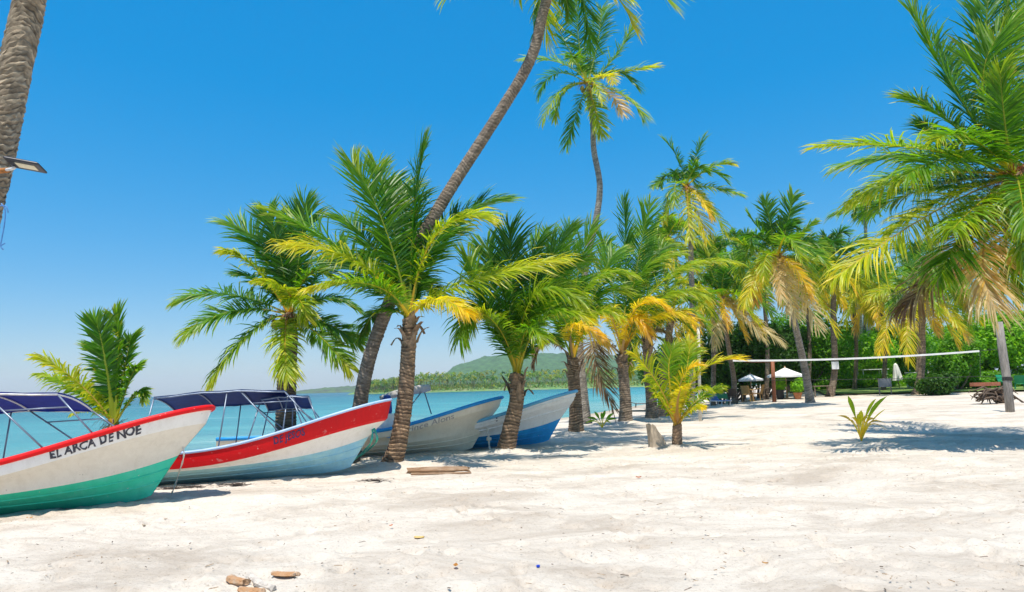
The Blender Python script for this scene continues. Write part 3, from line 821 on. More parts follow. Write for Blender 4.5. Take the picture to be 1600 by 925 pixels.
# right and back rows: generic crowns
palm('coconut_palm', 'tall palm with round crown rising above the yellow fronds right of centre', 'palm tree', 36.0,
     [(1080, 632), (1082, 520), (1080, 420), (1078, 340), (1072, 292)], 0.17, 0.12, 
     [(1060, 250, 1035, 215, -0.4, 0.05), (1085, 250, 1100, 212, 0.3, 0.05), (1110, 262, 1146, 255, -0.4, 0.25), (1110, 292, 1160, 305, -0.5, 0.3), (1105, 320, 1138, 370, -0.6, 0.34), (1045, 280, 1018, 292, -0.5, 0.1), (1050, 320, 1016, 370, -0.6, 0.3), (1075, 320, 1078, 380, -1.8, 0.46), (1090, 330, 1105, 380, -1.2, 0.5)],
     extra=10, radius=2.6, pairs=55, wid=0.06, fibre=50, nuts=4, seed=17, trunk_cols=GREY, age=(0.05, 0.6))
palm('coconut_palm', 'palm with long leaning trunk and pale dry skirt right of the white parasol', 'palm tree', 39.0,
     [(1266, 621), (1256, 570), (1243, 510), (1232, 470), (1216, 400)], 0.215, 0.14, tdep=[0, -1.0, -2.2, -3.0, -4.2], fronds=
     [(1195, 370, 1165, 330, -0.3, 0.03), (1205, 355, 1195, 310, 0.6, 0.02), (1230, 350, 1240, 300, 0.3, 0.03), (1245, 370, 1275, 345, -0.5, 0.15), (1255, 405, 1300, 412, -0.8, 0.36), (1190, 420, 1160, 480, -1.0, 0.5), (1225, 440, 1245, 500, -1.9, 1.0), (1245, 440, 1282, 520, -1.4, 0.98), (1255, 430, 1310, 525, -0.8, 0.5), (1180, 390, 1150, 375, -0.6, 0.25),
      (1215, 420, 1222, 470, -2.0, 0.9)],
     extra=18, radius=3.1, pairs=60, wid=0.065, fibre=80, nuts=5, seed=18, age=(0.03, 0.7), trunk_cols=GREY)
palm('coconut_palm', 'palm with hanging greyish dead fronds above the wooden post frame', 'palm tree', 43.5,
     [(1147, 624), (1146, 590), (1138, 540), (1132, 500), (1128, 465)], 0.17, 0.12, tdep=[0, -0.5, -1.4, -2.0, -2.6], fronds=
     [(1165, 490, 1228, 540, -0.9, 0.97, 0.9), (1150, 480, 1200, 535, -1.3, 0.9, 0.9), (1122, 490, 1118, 545, -1.5, 0.98, 0.9), (1100, 450, 1075, 440, -0.6, 0.4), (1110, 420, 1100, 385, 0.3, 0.1), (1140, 420, 1160, 390, 0.2, 0.1), (1105, 480, 1085, 520, -0.8, 0.7)],
     extra=17, radius=3.0, pairs=60, wid=0.065, seed=19, age=(0.04, 0.7), bases=4)
palm('coconut_palm', 'palm with curved base and golden drooping fronds on the lawn edge beside the grey board', 'palm tree', 43.0,
     [(1431, 617), (1438, 590), (1441, 550), (1441, 515), (1444, 470)], 0.23, 0.15,
     [(1400, 490, 1372, 560, -0.9, 0.55, 0.8), (1420, 500, 1420, 570, -1.6, 0.52, 0.8), (1470, 490, 1500, 545, -1.0, 0.5, 0.8), (1400, 450, 1350, 470, -0.6, 0.36), (1490, 450, 1535, 470, -0.4, 0.36), (1450, 420, 1455, 370, 0.3, 0.15), (1425, 420, 1400, 380, 0.3, 0.1)],
     extra=18, radius=3.2, pairs=60, wid=0.065, seed=20, age=(0.1, 0.7))
palm('coconut_palm', 'dark green palm whose trunk carries a small white sign', 'palm tree', 46.0,
     [(1296, 616), (1303, 590), (1304, 550), (1302, 500), (1303, 410)], 0.22, 0.15, extra=24, radius=3.6, pairs=60, wid=0.07, age=(0.0, 0.5), seed=21, bases=4)
palm('coconut_palm', 'small distant palm with thin pale trunk standing alone above the treetops', 'palm tree', 66.0,
     [(1345, 600), (1352, 480), (1353, 400), (1352, 316)], 0.19, 0.14, extra=20, radius=2.3, pairs=40, wid=0.085, age=(0.0, 0.15), seed=22, trunk_cols=GREY, nuts=3)
for k, (px0, top, Y, rad, lab, sd_) in enumerate([
        (1196, 440, 47.0, 2.6, 'palm with brown trunk just left of the long leaning trunk by the parasol', 31),
        (1262, 440, 52.0, 2.6, 'palm behind the parasol with its crown low among the green shrubs', 32),
        (1380, 455, 50.0, 3.0, 'yellowish palm crown between the small white sign and the grey board', 33),
        (1495, 455, 54.0, 3.2, 'palm behind the golden palm, nearest the bright green sea grape bushes', 35),
        (1112, 420, 44.0, 2.8, 'dark palm between the tall round crown and the dry skirted palm', 36),
        (1042, 380, 42.0, 2.5, 'palm crown showing left of the tall round-crowned palm trunk', 37),
        (1545, 430, 50.0, 3.0, 'palm behind the large near palm above the grey net post', 38),
        (1160, 400, 56.0, 3.0, 'palm crown peeping out left of the dry skirted palm', 39),
        (1335, 445, 55.0, 3.0, 'palm crown just above the far straight pale trunks', 40),
        (1432, 415, 62.0, 3.2, 'palm crown showing above the golden drooping palm', 41),
        (1278, 405, 60.0, 3.0, 'palm crown between the dry skirted palm and the sign palm', 42)]):
    b = onz(px0, Y)
    palm('coconut_palm', lab, 'palm tree', Y, [(px0, 612), (px0 + 3, 540), (px0 - 2, top + 25), (px0, top)], 0.16, 0.12, extra=22, radius=rad * 1.2, pairs=55, wid=0.07, age=(0.03 + 0.1 * (k % 3), 0.6), seed=sd_)
for k, (px0, top) in enumerate([(1338, 470), (1345, 462), (1358, 470), (1372, 478)]):
    palm('royal_palm', ['slim pale palm trunk, leftmost of the four far straight trunks', 'slim pale palm trunk, second from left of the four far straight trunks', 'slim pale palm trunk, third from left of the four far straight trunks', 'slim pale palm trunk, rightmost of the four far straight trunks'][k],
         'palm tree', 60.0 + 2 * k, [(px0, 610), (px0 - 1, 550), (px0, top)], 0.2, 0.15, extra=12, radius=2.4, pairs=40, wid=0.08, age=(0.15, 0.6), seed=50 + k, group='far straight palms', trunk_cols=((0.55, 0.52, 0.48), (0.42, 0.39, 0.35)))

# seedlings
def seedling(name, label, px, py, ln, blades, seed, stems=True):
    rng = np.random.default_rng(seed); p = gnd(px, py)
    root = empty(name, p); tag(root, label, 'seedling')
    for (dx, dz, age, w, sp) in blades:
        t = np.linspace(0, 1, 9); d = np.array([dx, rng.uniform(-0.25, 0.25), dz]) * ln
        K = np.array([dx * 0.30, 0, max(dz * 0.72, 0.62 if dz < 0.6 else 0)]) * ln
        P = 2 * (t * (1 - t))[:, None] * K + (t ** 2)[:, None] * d
        prof = np.where(t < 0.5, 0.011 + 0 * t, w * np.sin(np.clip((t - 0.45) / 0.55, 0, 1) * math.pi) ** 0.8 + 0.004)
        V = []; C = []
        for i in range(9):
            sdv = np.array([-dz, 0.3, dx]); sdv = sdv / np.linalg.norm(sdv)
            dep = np.array([0, -0.35, 0.0]) * prof[i]
            V += [P[i] + sdv * prof[i], P[i] + dep, P[i] - sdv * prof[i]]
            c = age_col(np.array([0.66 if t[i] < 0.45 else age]))[0] * rng.uniform(0.85, 1.15); C += [c, c * 1.15, c]
        Q = []
        for i in range(8): Q += [(3 * i, 3 * i + 1, 3 * i + 4, 3 * i + 3), (3 * i + 1, 3 * i + 2, 3 * i + 5, 3 * i + 4)]
        link('leaf', npmesh('leaf', V, Q, None, C, [LEAF]), root)
    return root
seedling('palm_seedling', 'palm seedling with split green leaves and orange stems alone on the open sand', 1346, 690, 1.2,
         [(-0.30, 0.98, 0.36, 0.05, 1), (-0.24, 0.88, 0.45, 0.025, 1), (0.50, 0.95, 0.34, 0.045, 1), (0.36, 0.90, 0.42, 0.035, 1), (0.62, 0.85, 0.4, 0.025, 1), (0.05, 0.66, 0.55, 0.06, 1), (-0.1, 0.6, 0.6, 0.04, 1), (-0.45, 0.55, 0.78, 0.03, 1), (-0.38, 0.42, 0.8, 0.022, 1), (0.42, 0.45, 0.74, 0.035, 1), (0.55, 0.36, 0.8, 0.025, 1), (0.68, 0.66, 0.6, 0.012, 1), (0.3, 0.3, 0.8, 0.025, 1), (-0.22, 0.5, 0.7, 0.025, 1), (0.2, 0.55, 0.66, 0.03, 1), (0.6, 0.2, 0.85, 0.015, 1), (0.12, 0.5, 0.7, 0.03, 1)], 3)
seedling('palm_seedling', 'small green sprout on the shaded sand between two palm trunks', 941, 670, 0.75,
         [(-0.7, 0.55, 0.2, 0.05, 1), (0.6, 0.75, 0.25, 0.05, 1), (-0.35, 0.85, 0.2, 0.05, 1), (0.2, 0.9, 0.2, 0.05, 1), (0.75, 0.45, 0.22, 0.05, 1), (-0.85, 0.3, 0.35, 0.04, 1), (0.5, 0.2, 0.4, 0.04, 1), (0.0, 0.8, 0.25, 0.05, 1)], 5)

# ------------------------------------------------------------------ broadleaf growth
def leaf_cloud(blobs, n, size, cols, rng, up=0.5):
    """blobs: (cx,cy,cz,rx,ry,rz); leaf-sized folded faces through the outer part of the volume"""
    B = np.array(blobs, float); vol = B[:, 3] * B[:, 4] * B[:, 5]; pk = rng.choice(len(B), n, p=vol / vol.sum())
    d = unit(rng.normal(size=(n, 3)))
    rad = rng.uniform(0.5, 1.0, n) ** 0.6 * (1 + 0.14 * np.sin(d[:, 0] * 9 + pk) * np.sin(d[:, 2] * 7 + d[:, 1] * 8))
    P = B[pk, :3] + d * B[pk, 3:] * rad[:, None]
    nr = unit(d * 0.8 + rng.normal(size=(n, 3)) * 0.7 + np.array([0, 0, up]))
    a = unit(np.cross(nr, rng.normal(size=(n, 3)))); b = np.cross(nr, a)
    s = (size * rng.uniform(0.6, 1.25, n))[:, None]
    V = np.stack([P - a * s, P + b * s * 0.5 + nr * s * 0.12, P + a * s, P - b * s * 0.5 + nr * s * 0.12], 1).reshape(-1, 3)
    i = np.arange(n)[:, None] * 4
    T = np.concatenate([i + np.array([[0, 2, 1]]), i + np.array([[0, 3, 2]])])
    c1, c2 = np.array(cols[0]), np.array(cols[1]); k = np.clip(rng.beta(1.4, 1.8, n), 0, 1)[:, None]
    C = np.repeat(c1 * (1 - k) + c2 * k, 4, 0)
    return npmesh('foliage', V, None, T, C, [BLEAF])

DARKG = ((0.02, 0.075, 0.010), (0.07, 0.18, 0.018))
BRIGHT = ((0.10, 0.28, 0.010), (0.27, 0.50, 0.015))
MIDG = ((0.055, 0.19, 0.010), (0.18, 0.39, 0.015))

def shrub(name, label, cat, px, Y, w, h, n, cols, seed, size=0.13, stem_h=0.0, lobes=7, group=None, dp=None):
    rng = np.random.default_rng(seed); p = onz(px, Y)
    root = empty(name, p); tag(root, label, cat, group)
    dp = dp or w * 0.6
    blobs = []
    for i in range(lobes):
        r = rng.uniform(0.24, 0.42)
        blobs.append((rng.uniform(-0.5, 0.5) * w * (1 - r * 0.6), rng.uniform(-0.5, 0.5) * dp * 0.7, stem_h + (h - stem_h) * rng.uniform(0.25, 0.8), w * r * 0.8, dp * r, (h - stem_h) * r))
    link('foliage', leaf_cloud(blobs, n, size, cols, rng), root)
    mb = MB()
    for b in blobs:
        q = Vector((b[0], b[1], b[2])); f = Vector((b[0] * 0.25, b[1] * 0.25, -0.05))
        mid = f * 0.5 + q * 0.5 + Vector((rng.normal(0, 0.05) * w, 0, -0.05 * h))
        mb.tube([f, mid, q], [0.03 + 0.012 * h, 0.02 + 0.008 * h, 0.012], 6)
    mb.build('trunk', mat('shrub_bark', (0.2, 0.15, 0.11), 0.9, 0.3, 8, 0.5, 30), root, smooth=True)
    return root

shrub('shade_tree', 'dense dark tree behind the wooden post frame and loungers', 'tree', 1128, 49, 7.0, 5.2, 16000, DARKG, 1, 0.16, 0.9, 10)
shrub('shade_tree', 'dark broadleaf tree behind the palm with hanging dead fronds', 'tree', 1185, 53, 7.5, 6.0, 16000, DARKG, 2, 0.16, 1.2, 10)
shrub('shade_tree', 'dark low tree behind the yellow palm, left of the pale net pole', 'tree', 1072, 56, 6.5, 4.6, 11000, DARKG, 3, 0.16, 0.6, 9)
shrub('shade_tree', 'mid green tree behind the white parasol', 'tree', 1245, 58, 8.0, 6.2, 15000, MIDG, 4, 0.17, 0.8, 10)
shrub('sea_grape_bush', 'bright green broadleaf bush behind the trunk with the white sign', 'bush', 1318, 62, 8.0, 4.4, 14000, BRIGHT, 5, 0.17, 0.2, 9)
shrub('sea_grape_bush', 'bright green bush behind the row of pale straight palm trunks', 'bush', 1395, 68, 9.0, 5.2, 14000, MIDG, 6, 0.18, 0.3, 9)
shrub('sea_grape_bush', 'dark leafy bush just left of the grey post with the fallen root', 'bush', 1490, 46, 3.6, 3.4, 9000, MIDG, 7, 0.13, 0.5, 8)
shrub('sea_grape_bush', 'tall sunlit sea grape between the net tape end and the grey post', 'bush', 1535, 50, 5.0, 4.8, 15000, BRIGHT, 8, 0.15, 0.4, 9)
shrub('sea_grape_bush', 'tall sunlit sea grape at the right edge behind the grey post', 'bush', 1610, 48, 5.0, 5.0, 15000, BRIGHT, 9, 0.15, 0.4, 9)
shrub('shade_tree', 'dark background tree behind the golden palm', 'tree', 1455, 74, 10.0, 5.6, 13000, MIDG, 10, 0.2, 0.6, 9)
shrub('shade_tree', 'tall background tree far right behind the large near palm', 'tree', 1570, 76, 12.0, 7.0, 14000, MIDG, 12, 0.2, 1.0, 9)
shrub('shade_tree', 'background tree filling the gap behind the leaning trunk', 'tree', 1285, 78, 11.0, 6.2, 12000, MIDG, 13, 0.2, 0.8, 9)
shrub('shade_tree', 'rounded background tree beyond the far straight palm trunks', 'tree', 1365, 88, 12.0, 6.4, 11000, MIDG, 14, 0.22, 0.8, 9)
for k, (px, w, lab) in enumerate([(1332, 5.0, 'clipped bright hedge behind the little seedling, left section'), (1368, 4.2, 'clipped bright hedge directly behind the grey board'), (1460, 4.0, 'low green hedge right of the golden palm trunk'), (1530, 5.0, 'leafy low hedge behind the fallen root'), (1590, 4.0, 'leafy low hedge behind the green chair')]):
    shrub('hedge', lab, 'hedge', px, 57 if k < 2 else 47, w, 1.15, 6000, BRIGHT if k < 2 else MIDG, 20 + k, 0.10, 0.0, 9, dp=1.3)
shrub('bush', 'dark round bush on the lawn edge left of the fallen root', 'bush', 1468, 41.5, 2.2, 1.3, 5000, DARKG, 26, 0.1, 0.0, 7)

# coconut grove across the bay: a far-off wood that reads as one mass
def far_grove():
    rng = np.random.default_rng(77); V = []; T = []; C = []
    green = np.array([(0.04, 0.13, 0.02), (0.11, 0.20, 0.025), (0.24, 0.25, 0.035), (0.15, 0.22, 0.03)])
    for i in range(620):
        px = rng.uniform(578, 1075) if i > 60 else rng.uniform(575, 640)
        Y = rng.uniform(446, 520); p = at(px, 600, Y); x = p.x; z0 = 0.6 + (Y - 446) * 0.03
        h = rng.uniform(5, 11) * min(1.0, 0.55 + (px - 575) / 180); c = green[rng.integers(4)] * rng.uniform(0.75, 1.25)
        lean = rng.normal(0, 0.6); b = len(V)
        V += [(x - 0.2, Y, z0), (x + 0.2, Y, z0), (x, Y + 0.3, z0), (x + lean, Y, z0 + h)]; C += [(0.3, 0.26, 0.2)] * 4
        T += [(b, b + 1, b + 3), (b + 1, b + 2, b + 3), (b + 2, b, b + 3)]
        top = np.array([x + lean, Y, z0 + h])
        for k in range(13):
            az = rng.uniform(0, 6.28); el = rng.uniform(-0.7, 1.1); L = rng.uniform(1.7, 2.7)
            d = np.array([math.cos(az) * math.cos(el), math.sin(az) * math.cos(el), math.sin(el)])
            s = np.cross(d, [0, 0, 1]); s = s / (np.linalg.norm(s) + 1e-6) * 0.34
            m = top + d * L * 0.6; t = top + d * L + np.array([0.3, 0, -0.45 * L * math.cos(el)])
            b = len(V); V += [top, m + s, m - s - np.array([0, 0, 0.35]), t]; cc = c * rng.uniform(0.7, 1.4); C += [cc] * 4
            T += [(b, b + 1, b + 2), (b + 1, b + 3, b + 2)]
    for i in range(16000):
        px = rng.uniform(570, 1090); Y = rng.uniform(440, 500); p = at(px, 600, Y)
        hh = (2.6 + 2.2 * vnoise(p.x / 6, Y / 9, 5)) * min(1, 0.35 + (px - 570) / 150)
        q = np.array([p.x, Y, 0.5 + (Y - 446) * 0.03 + hh * rng.uniform(0, 1.2)])
        a, b_ = rng.normal(size=3), rng.normal(size=3); s = rng.uniform(0.4, 0.9)
        b = len(V); V += [q, q + a * s, q + b_ * s]; c = green[rng.integers(3)] * rng.uniform(0.6, 1.3); C += [c] * 3; T.append((b, b + 1, b + 2))
    o = link('far_palm_grove', npmesh('far_palm_grove', V, None, T, C, [BLEAF]))
    tag(o, 'coconut grove along the far shore across the bay', 'palm grove', kind='stuff')
far_grove()

# ------------------------------------------------------------------ boats
HL = 7.6                                   # hull length; 'a' runs from the bow tip aft
def hull_rows(strip):
    def zg(a): return 0.66 + 0.17 * (1 + np.cos(np.pi * np.minimum(1, a / 3.9))) + 0.52 * np.maximum(0, 1 - a / 4.2) ** 1.5
    # each key row: start on the stem (a0, z0), then half width and height going aft
    def keel(a): q = np.maximum(0, a - 0.92); return 0.012 + 0 * q, 0.02 + 0.10 * np.exp(-q / 0.25)
    def chine(a): q = np.maximum(0, a - 0.52); return 0.012 + 0.74 * (1 - np.exp(-q / 1.5)) ** 0.85, 0.27 + 0.47 * np.exp(-q / 1.25)
    def knuck(a):
        q = np.maximum(0, a - 0.10); return 0.012 + 0.90 * (1 - np.exp(-q / 0.85)) ** 0.58, zg(a) - strip * (0.75 + 0.25 * np.exp(-a / 1.5))
    def gun(a): return 0.012 + 0.95 * (1 - np.exp(-a / 0.75)) ** 0.5, zg(a)
    return [(0.0, 0.92, keel), (0.42, 0.52, chine), (0.74, 0.10, knuck), (1.0, 0.0, gun)]

class Hull:
    def __init__(s, strip): s.k = hull_rows(strip)
    def key(s, i, u):
        v, a0, f = s.k[i]; a = a0 + (HL - a0) * u ** 1.9; w, z = f(np.array(a)); return np.array([0.92 - a, float(w), float(z)])
    def pt(s, u, v, side=-1, off=0.0):
        v = min(max(v, 0), 1)
        for i in range(3):
            if v <= s.k[i + 1][0] + 1e-9: break
        t = (v - s.k[i][0]) / (s.k[i + 1][0] - s.k[i][0])
        p = s.key(i, u) * (1 - t) + s.key(i + 1, u) * t
        bul = (0.05 if i == 0 else (-0.05 if i == 1 else 0.012)) * 4 * t * (1 - t) * min(1, u * 6)
        p[1] = max(0.005, p[1] + bul - off); p[1] *= side
        return p
    def pa(s, a, v, side=-1):
        """point at distance a from the bow tip on row v"""
        for i in range(3):
            if v <= s.k[i + 1][0] + 1e-9: break
        t = (v - s.k[i][0]) / (s.k[i + 1][0] - s.k[i][0]); a0 = s.k[i][1] * (1 - t) + s.k[i + 1][1] * t
        return s.pt((max(0, a - a0) / (HL - a0)) ** (1 / 1.9), v, side)
    def normal(s, a, v, side=-1):
        p = s.pa(a, v, side); n = np.cross(s.pa(a + 0.05, v, side) - p, s.pa(a, min(1, v + 0.02), side) - p)
        n = n / np.linalg.norm(n); return n if n[1] * side > 0 else -n

US = np.linspace(0, 1, 46)

def paint(name, c, c2=None, amt=0.3, rough=0.45, var=0.10, scale=5.0, coat=0.0):
    m = mat(name, c, rough, var, scale, 0.12, 30, c2=c2, amt=amt, coat=coat, stretch=(0.6, 1, 1), spec=0.22)
    if m.get('worn'): return m
    m['worn'] = 1
    N, L = m.node_tree.nodes, m.node_tree.links; B = N['Principled BSDF']
    src = B.inputs['Base Color'].links[0].from_socket
    tc = nd(N, 'ShaderNodeTexCoord')
    # grime streaks running down, and small chips through to the gel coat
    mp = nd(N, 'ShaderNodeMapping'); mp.inputs['Scale'].default_value = (7, 7, 0.9); L.new(tc.outputs['Object'], mp.inputs['Vector'])
    g = nd(N, 'ShaderNodeTexNoise', Scale=1.3, Detail=6.0, Roughness=0.7); L.new(mp.outputs[0], g.inputs['Vector'])
    gr = nd(N, 'ShaderNodeValToRGB'); gr.color_ramp.elements[0].position = 0.3; gr.color_ramp.elements[0].color = (0.74, 0.71, 0.66, 1); gr.color_ramp.elements[1].position = 0.55; gr.color_ramp.elements[1].color = (1, 1, 1, 1)
    L.new(g.outputs['Fac'], gr.inputs['Fac'])
    mu = nd(N, 'ShaderNodeMix', data_type='RGBA', blend_type='MULTIPLY'); mu.inputs[0].default_value = 0.35
    L.new(src, mu.inputs[6]); L.new(gr.outputs[0], mu.inputs[7])
    ch = nd(N, 'ShaderNodeTexNoise', Scale=16.0, Detail=4.0, Roughness=0.6); L.new(tc.outputs['Object'], ch.inputs['Vector'])
    cm = nd(N, 'ShaderNodeMapRange'); cm.inputs[1].default_value = 0.70; cm.inputs[2].default_value = 0.72; L.new(ch.outputs['Fac'], cm.inputs[0])
    mc = nd(N, 'ShaderNodeMix', data_type='RGBA', blend_type='MIX'); mc.inputs[7].default_value = (0.58, 0.54, 0.47, 1) if min(c) < 0.4 else (0.42, 0.38, 0.32, 1)
    L.new(cm.outputs[0], mc.inputs[0]); L.new(mu.outputs[2], mc.inputs[6]); L.new(mc.outputs[2], B.inputs['Base Color'])
    return m

def text_on_hull(H, txt, a_left, a_right, v0, v1, parent, matl, name='name_lettering', bold=0.02, side=-1, wob=0.0, seed=1, sp=1.0):
    cu = bpy.data.curves.new('t', 'FONT'); cu.body = txt; cu.size = 1.0; cu.offset = bold; cu.space_character = sp; cu.resolution_u = 3
    ob = bpy.data.objects.new('t', cu); COL.objects.link(ob)
    dg = bpy.context.evaluated_depsgraph_get(); dg.update()
    me = ob.evaluated_get(dg).to_mesh()
    v = np.array([x.co[:] for x in me.vertices]); f = [tuple(p.vertices) for p in me.polygons]
    ob.evaluated_get(dg).to_mesh_clear(); bpy.data.objects.remove(ob); bpy.data.curves.remove(cu)
    x0, x1 = v[:, 0].min(), v[:, 0].max(); y0, y1 = v[:, 1].min(), v[:, 1].max()
    V = []
    for p in v:
        fx = (p[0] - x0) / (x1 - x0); fy = (p[1] - y0) / (y1 - y0)
        fx2 = fx + wob * 0.15 * math.sin(p[1] * 7 + p[0] * 3); fy2 = fy + wob * math.sin(p[0] * 5.3 + seed)
        a = a_left + (a_right - a_left) * fx2; vv = v0 + (v1 - v0) * fy2
        V.append(tuple(H.pa(a, vv, side) + H.normal(a, vv, side) * 0.007))
    mb = MB(); mb.add(V, f)
    return mb.build(name, matl, parent)

def boat(label, stem_px, heading, heel, bands, strip, rail_mat, inner_mat, trim=-1.5, dz=0.0, rail_r=0.048):
    """bands: [(v_low, v_high, material)] from the keel up"""
    p = gnd(*stem_px)
    root = empty('fishing_boat', p + Vector((0, 0, dz)))
    root.rotation_mode = 'XYZ'
    M = Matrix.Rotation(R(heading), 4, 'Z') @ Matrix.Rotation(R(trim), 4, 'Y') @ Matrix.Rotation(R(heel), 4, 'X')
    root.rotation_euler = M.to_euler('XYZ')
    tag(root, label, 'boat', 'beached fishing boats')
    H = Hull(strip)
    mb = MB(); mats = [b[2] for b in bands]
    for mi, (v0, v1, _) in enumerate(bands):
        vv = np.linspace(v0, v1, max(3, int((v1 - v0) / 0.045) + 2))
        for side in (-1, 1):
            mb.grid([[H.pt(u, v, side) for v in vv] for u in US], mi)
    # transom
    col = [H.pt(1, v, -1) for v in np.linspace(0, 1, 10)]
    mb.grid([[c, (c[0], 0, c[2]), (c[0], -c[1], c[2])] for c in col], len(mats) - 1)
    h = mb.build('hull', mats, root, smooth=True)
    bm = bmesh.new(); bm.from_mesh(h.data); bmesh.ops.remove_doubles(bm, verts=bm.verts, dist=0.0008); bmesh.ops.recalc_face_normals(bm, faces=bm.faces); bm.to_mesh(h.data); bm.free()
    h.data.set_sharp_from_angle(angle=R(9))
    # spray strakes on the bottom
    for v in (0.16, 0.29):
        for side in (-1, 1):
            m2 = MB(); m2.tube([H.pt(u, v, side, -0.004) for u in np.linspace(0.05, 1, 24)], 0.016, 5); m2.build('strake', bands[0][2], root, smooth=True)
    # rubbing rail along the gunwale round the bow
    m2 = MB()
    ln = [Vector(H.pt(u, 1.0, -1)) + Vector((0, 0, -0.01)) for u in US[::-1]] + [Vector(H.pt(u, 1.0, 1)) + Vector((0, 0, -0.01)) for u in US[1:]]
    m2.tube(ln, rail_r, 10); m2.build('gunwale', rail_mat, root, smooth=True)
    # inside skin, floor, foredeck, benches
    m3 = MB(); vv = [0.36, 0.5, 0.65, 0.8, 0.97]
    for side in (-1, 1): m3.grid([[H.pt(u, v, side, 0.05) for v in vv] for u in US[4:]])
    m3.build('inner_hull', inner_mat, root, smooth=True)
    m4 = MB(); m4.grid([[(H.pt(u, 0.40, -1, 0.05)[0], y * H.pt(u, 0.40, 1, 0.05)[1], H.pt(u, 0.40, 1)[2]) for y in (-1, 0, 1)] for u in US[6:]])
    m4.build('floor', inner_mat, root)
    m5 = MB(); m5.grid([[(H.pt(u, 0.82, 1, 0.02)[0], y * H.pt(u, 0.82, 1, 0.02)[1], H.pt(u, 0.82, 1)[2] + 0.02 * (1 - y * y)) for y in (-1, -0.5, 0, 0.5, 1)] for u in US[1:20]])
    m5.build('foredeck', inner_mat, root)
    for a in (3.2, 4.6, 6.0):
        w = float(abs(H.pa(a, 0.75, 1)[1])) - 0.05; b = MB(); b.box((0.92 - a, 0, 0.52), (0.28, 2 * w, 0.05)); b.build('bench', inner_mat, root, bevel=0.01)
    return root, H, Matrix.Translation(root.location) @ M

STEEL = mat('galvanised_tube', (0.22, 0.26, 0.33), 0.4, 0.2, 12, metal=0.5)
TUBE_L = mat('pale_tube', (0.62, 0.60, 0.56), 0.45, 0.15, 12, metal=0.2)
def cloth(name, c):
    m = mat(name, c, 0.75, 0.25, 5, 0.3, 60); N, L = m.node_tree.nodes, m.node_tree.links
    tr = nd(N, 'ShaderNodeBsdfTranslucent', Color=(c[0] * 2, c[1] * 2, min(1, c[2] * 2.4), 1)); ms = nd(N, 'ShaderNodeMixShader'); ms.inputs[0].default_value = 0.28
    L.new(N['Principled BSDF'].outputs[0], ms.inputs[1]); L.new(tr.outputs[0], ms.inputs[2]); L.new(ms.outputs[0], N['Material Output'].inputs['Surface'])
    return m
BLUE_CLOTH = cloth('blue_awning_cloth', (0.008, 0.024, 0.22))
BLUE_CLOTH2 = cloth('worn_blue_awning_cloth', (0.018, 0.05, 0.15))

def awning(root, H, a0, a1, hw, z, cloth, tube, arch=0.14, sag=0.05, fan=1.0, rails=True):
    n, m = 13, 9
    def cz(t, y): return z + arch * (1 - (2 * t - 1) ** 2) * 0.5 + 0.05 * (1 - y * y) - 0.02 * math.sin(t * 9.4) ** 2 - 0.09 * y
    def P(t, y, dz=0.0): return (0.92 - (a0 + (a1 - a0) * t), y * hw, cz(t, y) + dz)
    mb = MB()
    mb.grid([[P(i / (n - 1), -1 + 2 * j / (m - 1)) for j in range(m)] for i in range(n)])
    mb.grid([[P(i / (n - 1), -1 + 2 * j / (m - 1), -0.02) for j in range(m)] for i in range(n)])
    edge = [(0, -1 + 2 * j / 8) for j in range(9)] + [(i / 12, 1) for i in range(1, 13)] + [(1, 1 - 2 * j / 8) for j in range(1, 9)] + [(1 - i / 12, -1) for i in range(1, 13)]
    mb.grid([[P(t, y), P(t, y, -0.02)] for t, y in edge])
    # valance hanging along the edge
    mb.grid([[P(t, y, -0.02), P(t, y, -0.045 + 0.012 * math.sin(k * 2.1))] for k, (t, y) in enumerate(edge)])
    cv = mb.build('awning', cloth, root, smooth=True)
    t = MB()
    for y in (-1.0, 1.0):
        t.tube([P(k / 8, y * 1.02, -0.035) for k in range(9)], 0.016, 6)
    for q in (0.0, 0.35, 0.68, 1.0): t.tube([P(q, -1 + 2 * k / 8, -0.04) for k in range(9)], 0.014, 6)
    t.build('awning_hoop', tube, cv, smooth=True)
    def foot(a, s): g = H.pa(a, 1.0, s); return (g[0], g[1] * 0.97, g[2])
    for s in (-1, 1):
        for (tt, af) in ((0.0, a0 - 0.55 * fan), (0.35, a0 + 0.1), (0.45, a0 + (a1 - a0) * 0.5), (1.0, a1 + 0.2)):
            b = MB(); b.tube([P(tt, s, -0.04), foot(max(0.3, af), s)], 0.014, 7); b.build('awning_post', STEEL, root, smooth=True)
        if rails:
            pa_, pb_ = Vector(P(0.36, s, -0.04)), Vector(foot(a0 + 0.1, s)); qa, qb = Vector(P(0, s, -0.04)), Vector(foot(a0 - 0.55 * fan, s))
            b = MB(); b.tube([pa_.lerp(pb_, 0.3), qa.lerp(qb, 0.3)], 0.012, 6); b.build('brace', STEEL, root, smooth=True)

def rope(name, label, pts, r, matl, knot=None):
    P = catmull([tuple(p) for p in pts], 24); o = P[0].copy()
    mb = MB()
    for k in range(2):
        Q = [(p - o) + r * 0.8 * np.array([math.cos(i * 1.1 + k * 3.14), math.sin(i * 1.1 + k * 3.14), 0]) for i, p in enumerate(P)]
        mb.tube(Q, r * 0.75, 5)
    if knot is not None:
        for q in range(5):
            a = q * 1.3; c = np.array(knot) - o
            mb.tube([c + 0.05 * np.array([math.cos(a + t), math.sin(a + t) * 0.7, 0.6 * math.sin(2 * t + a)]) for t in np.linspace(0, 5, 10)], r * 1.2, 5)
    ob = mb.build(name, matl, None, Vector(o), smooth=True)
    return tag(ob, label, 'rope')

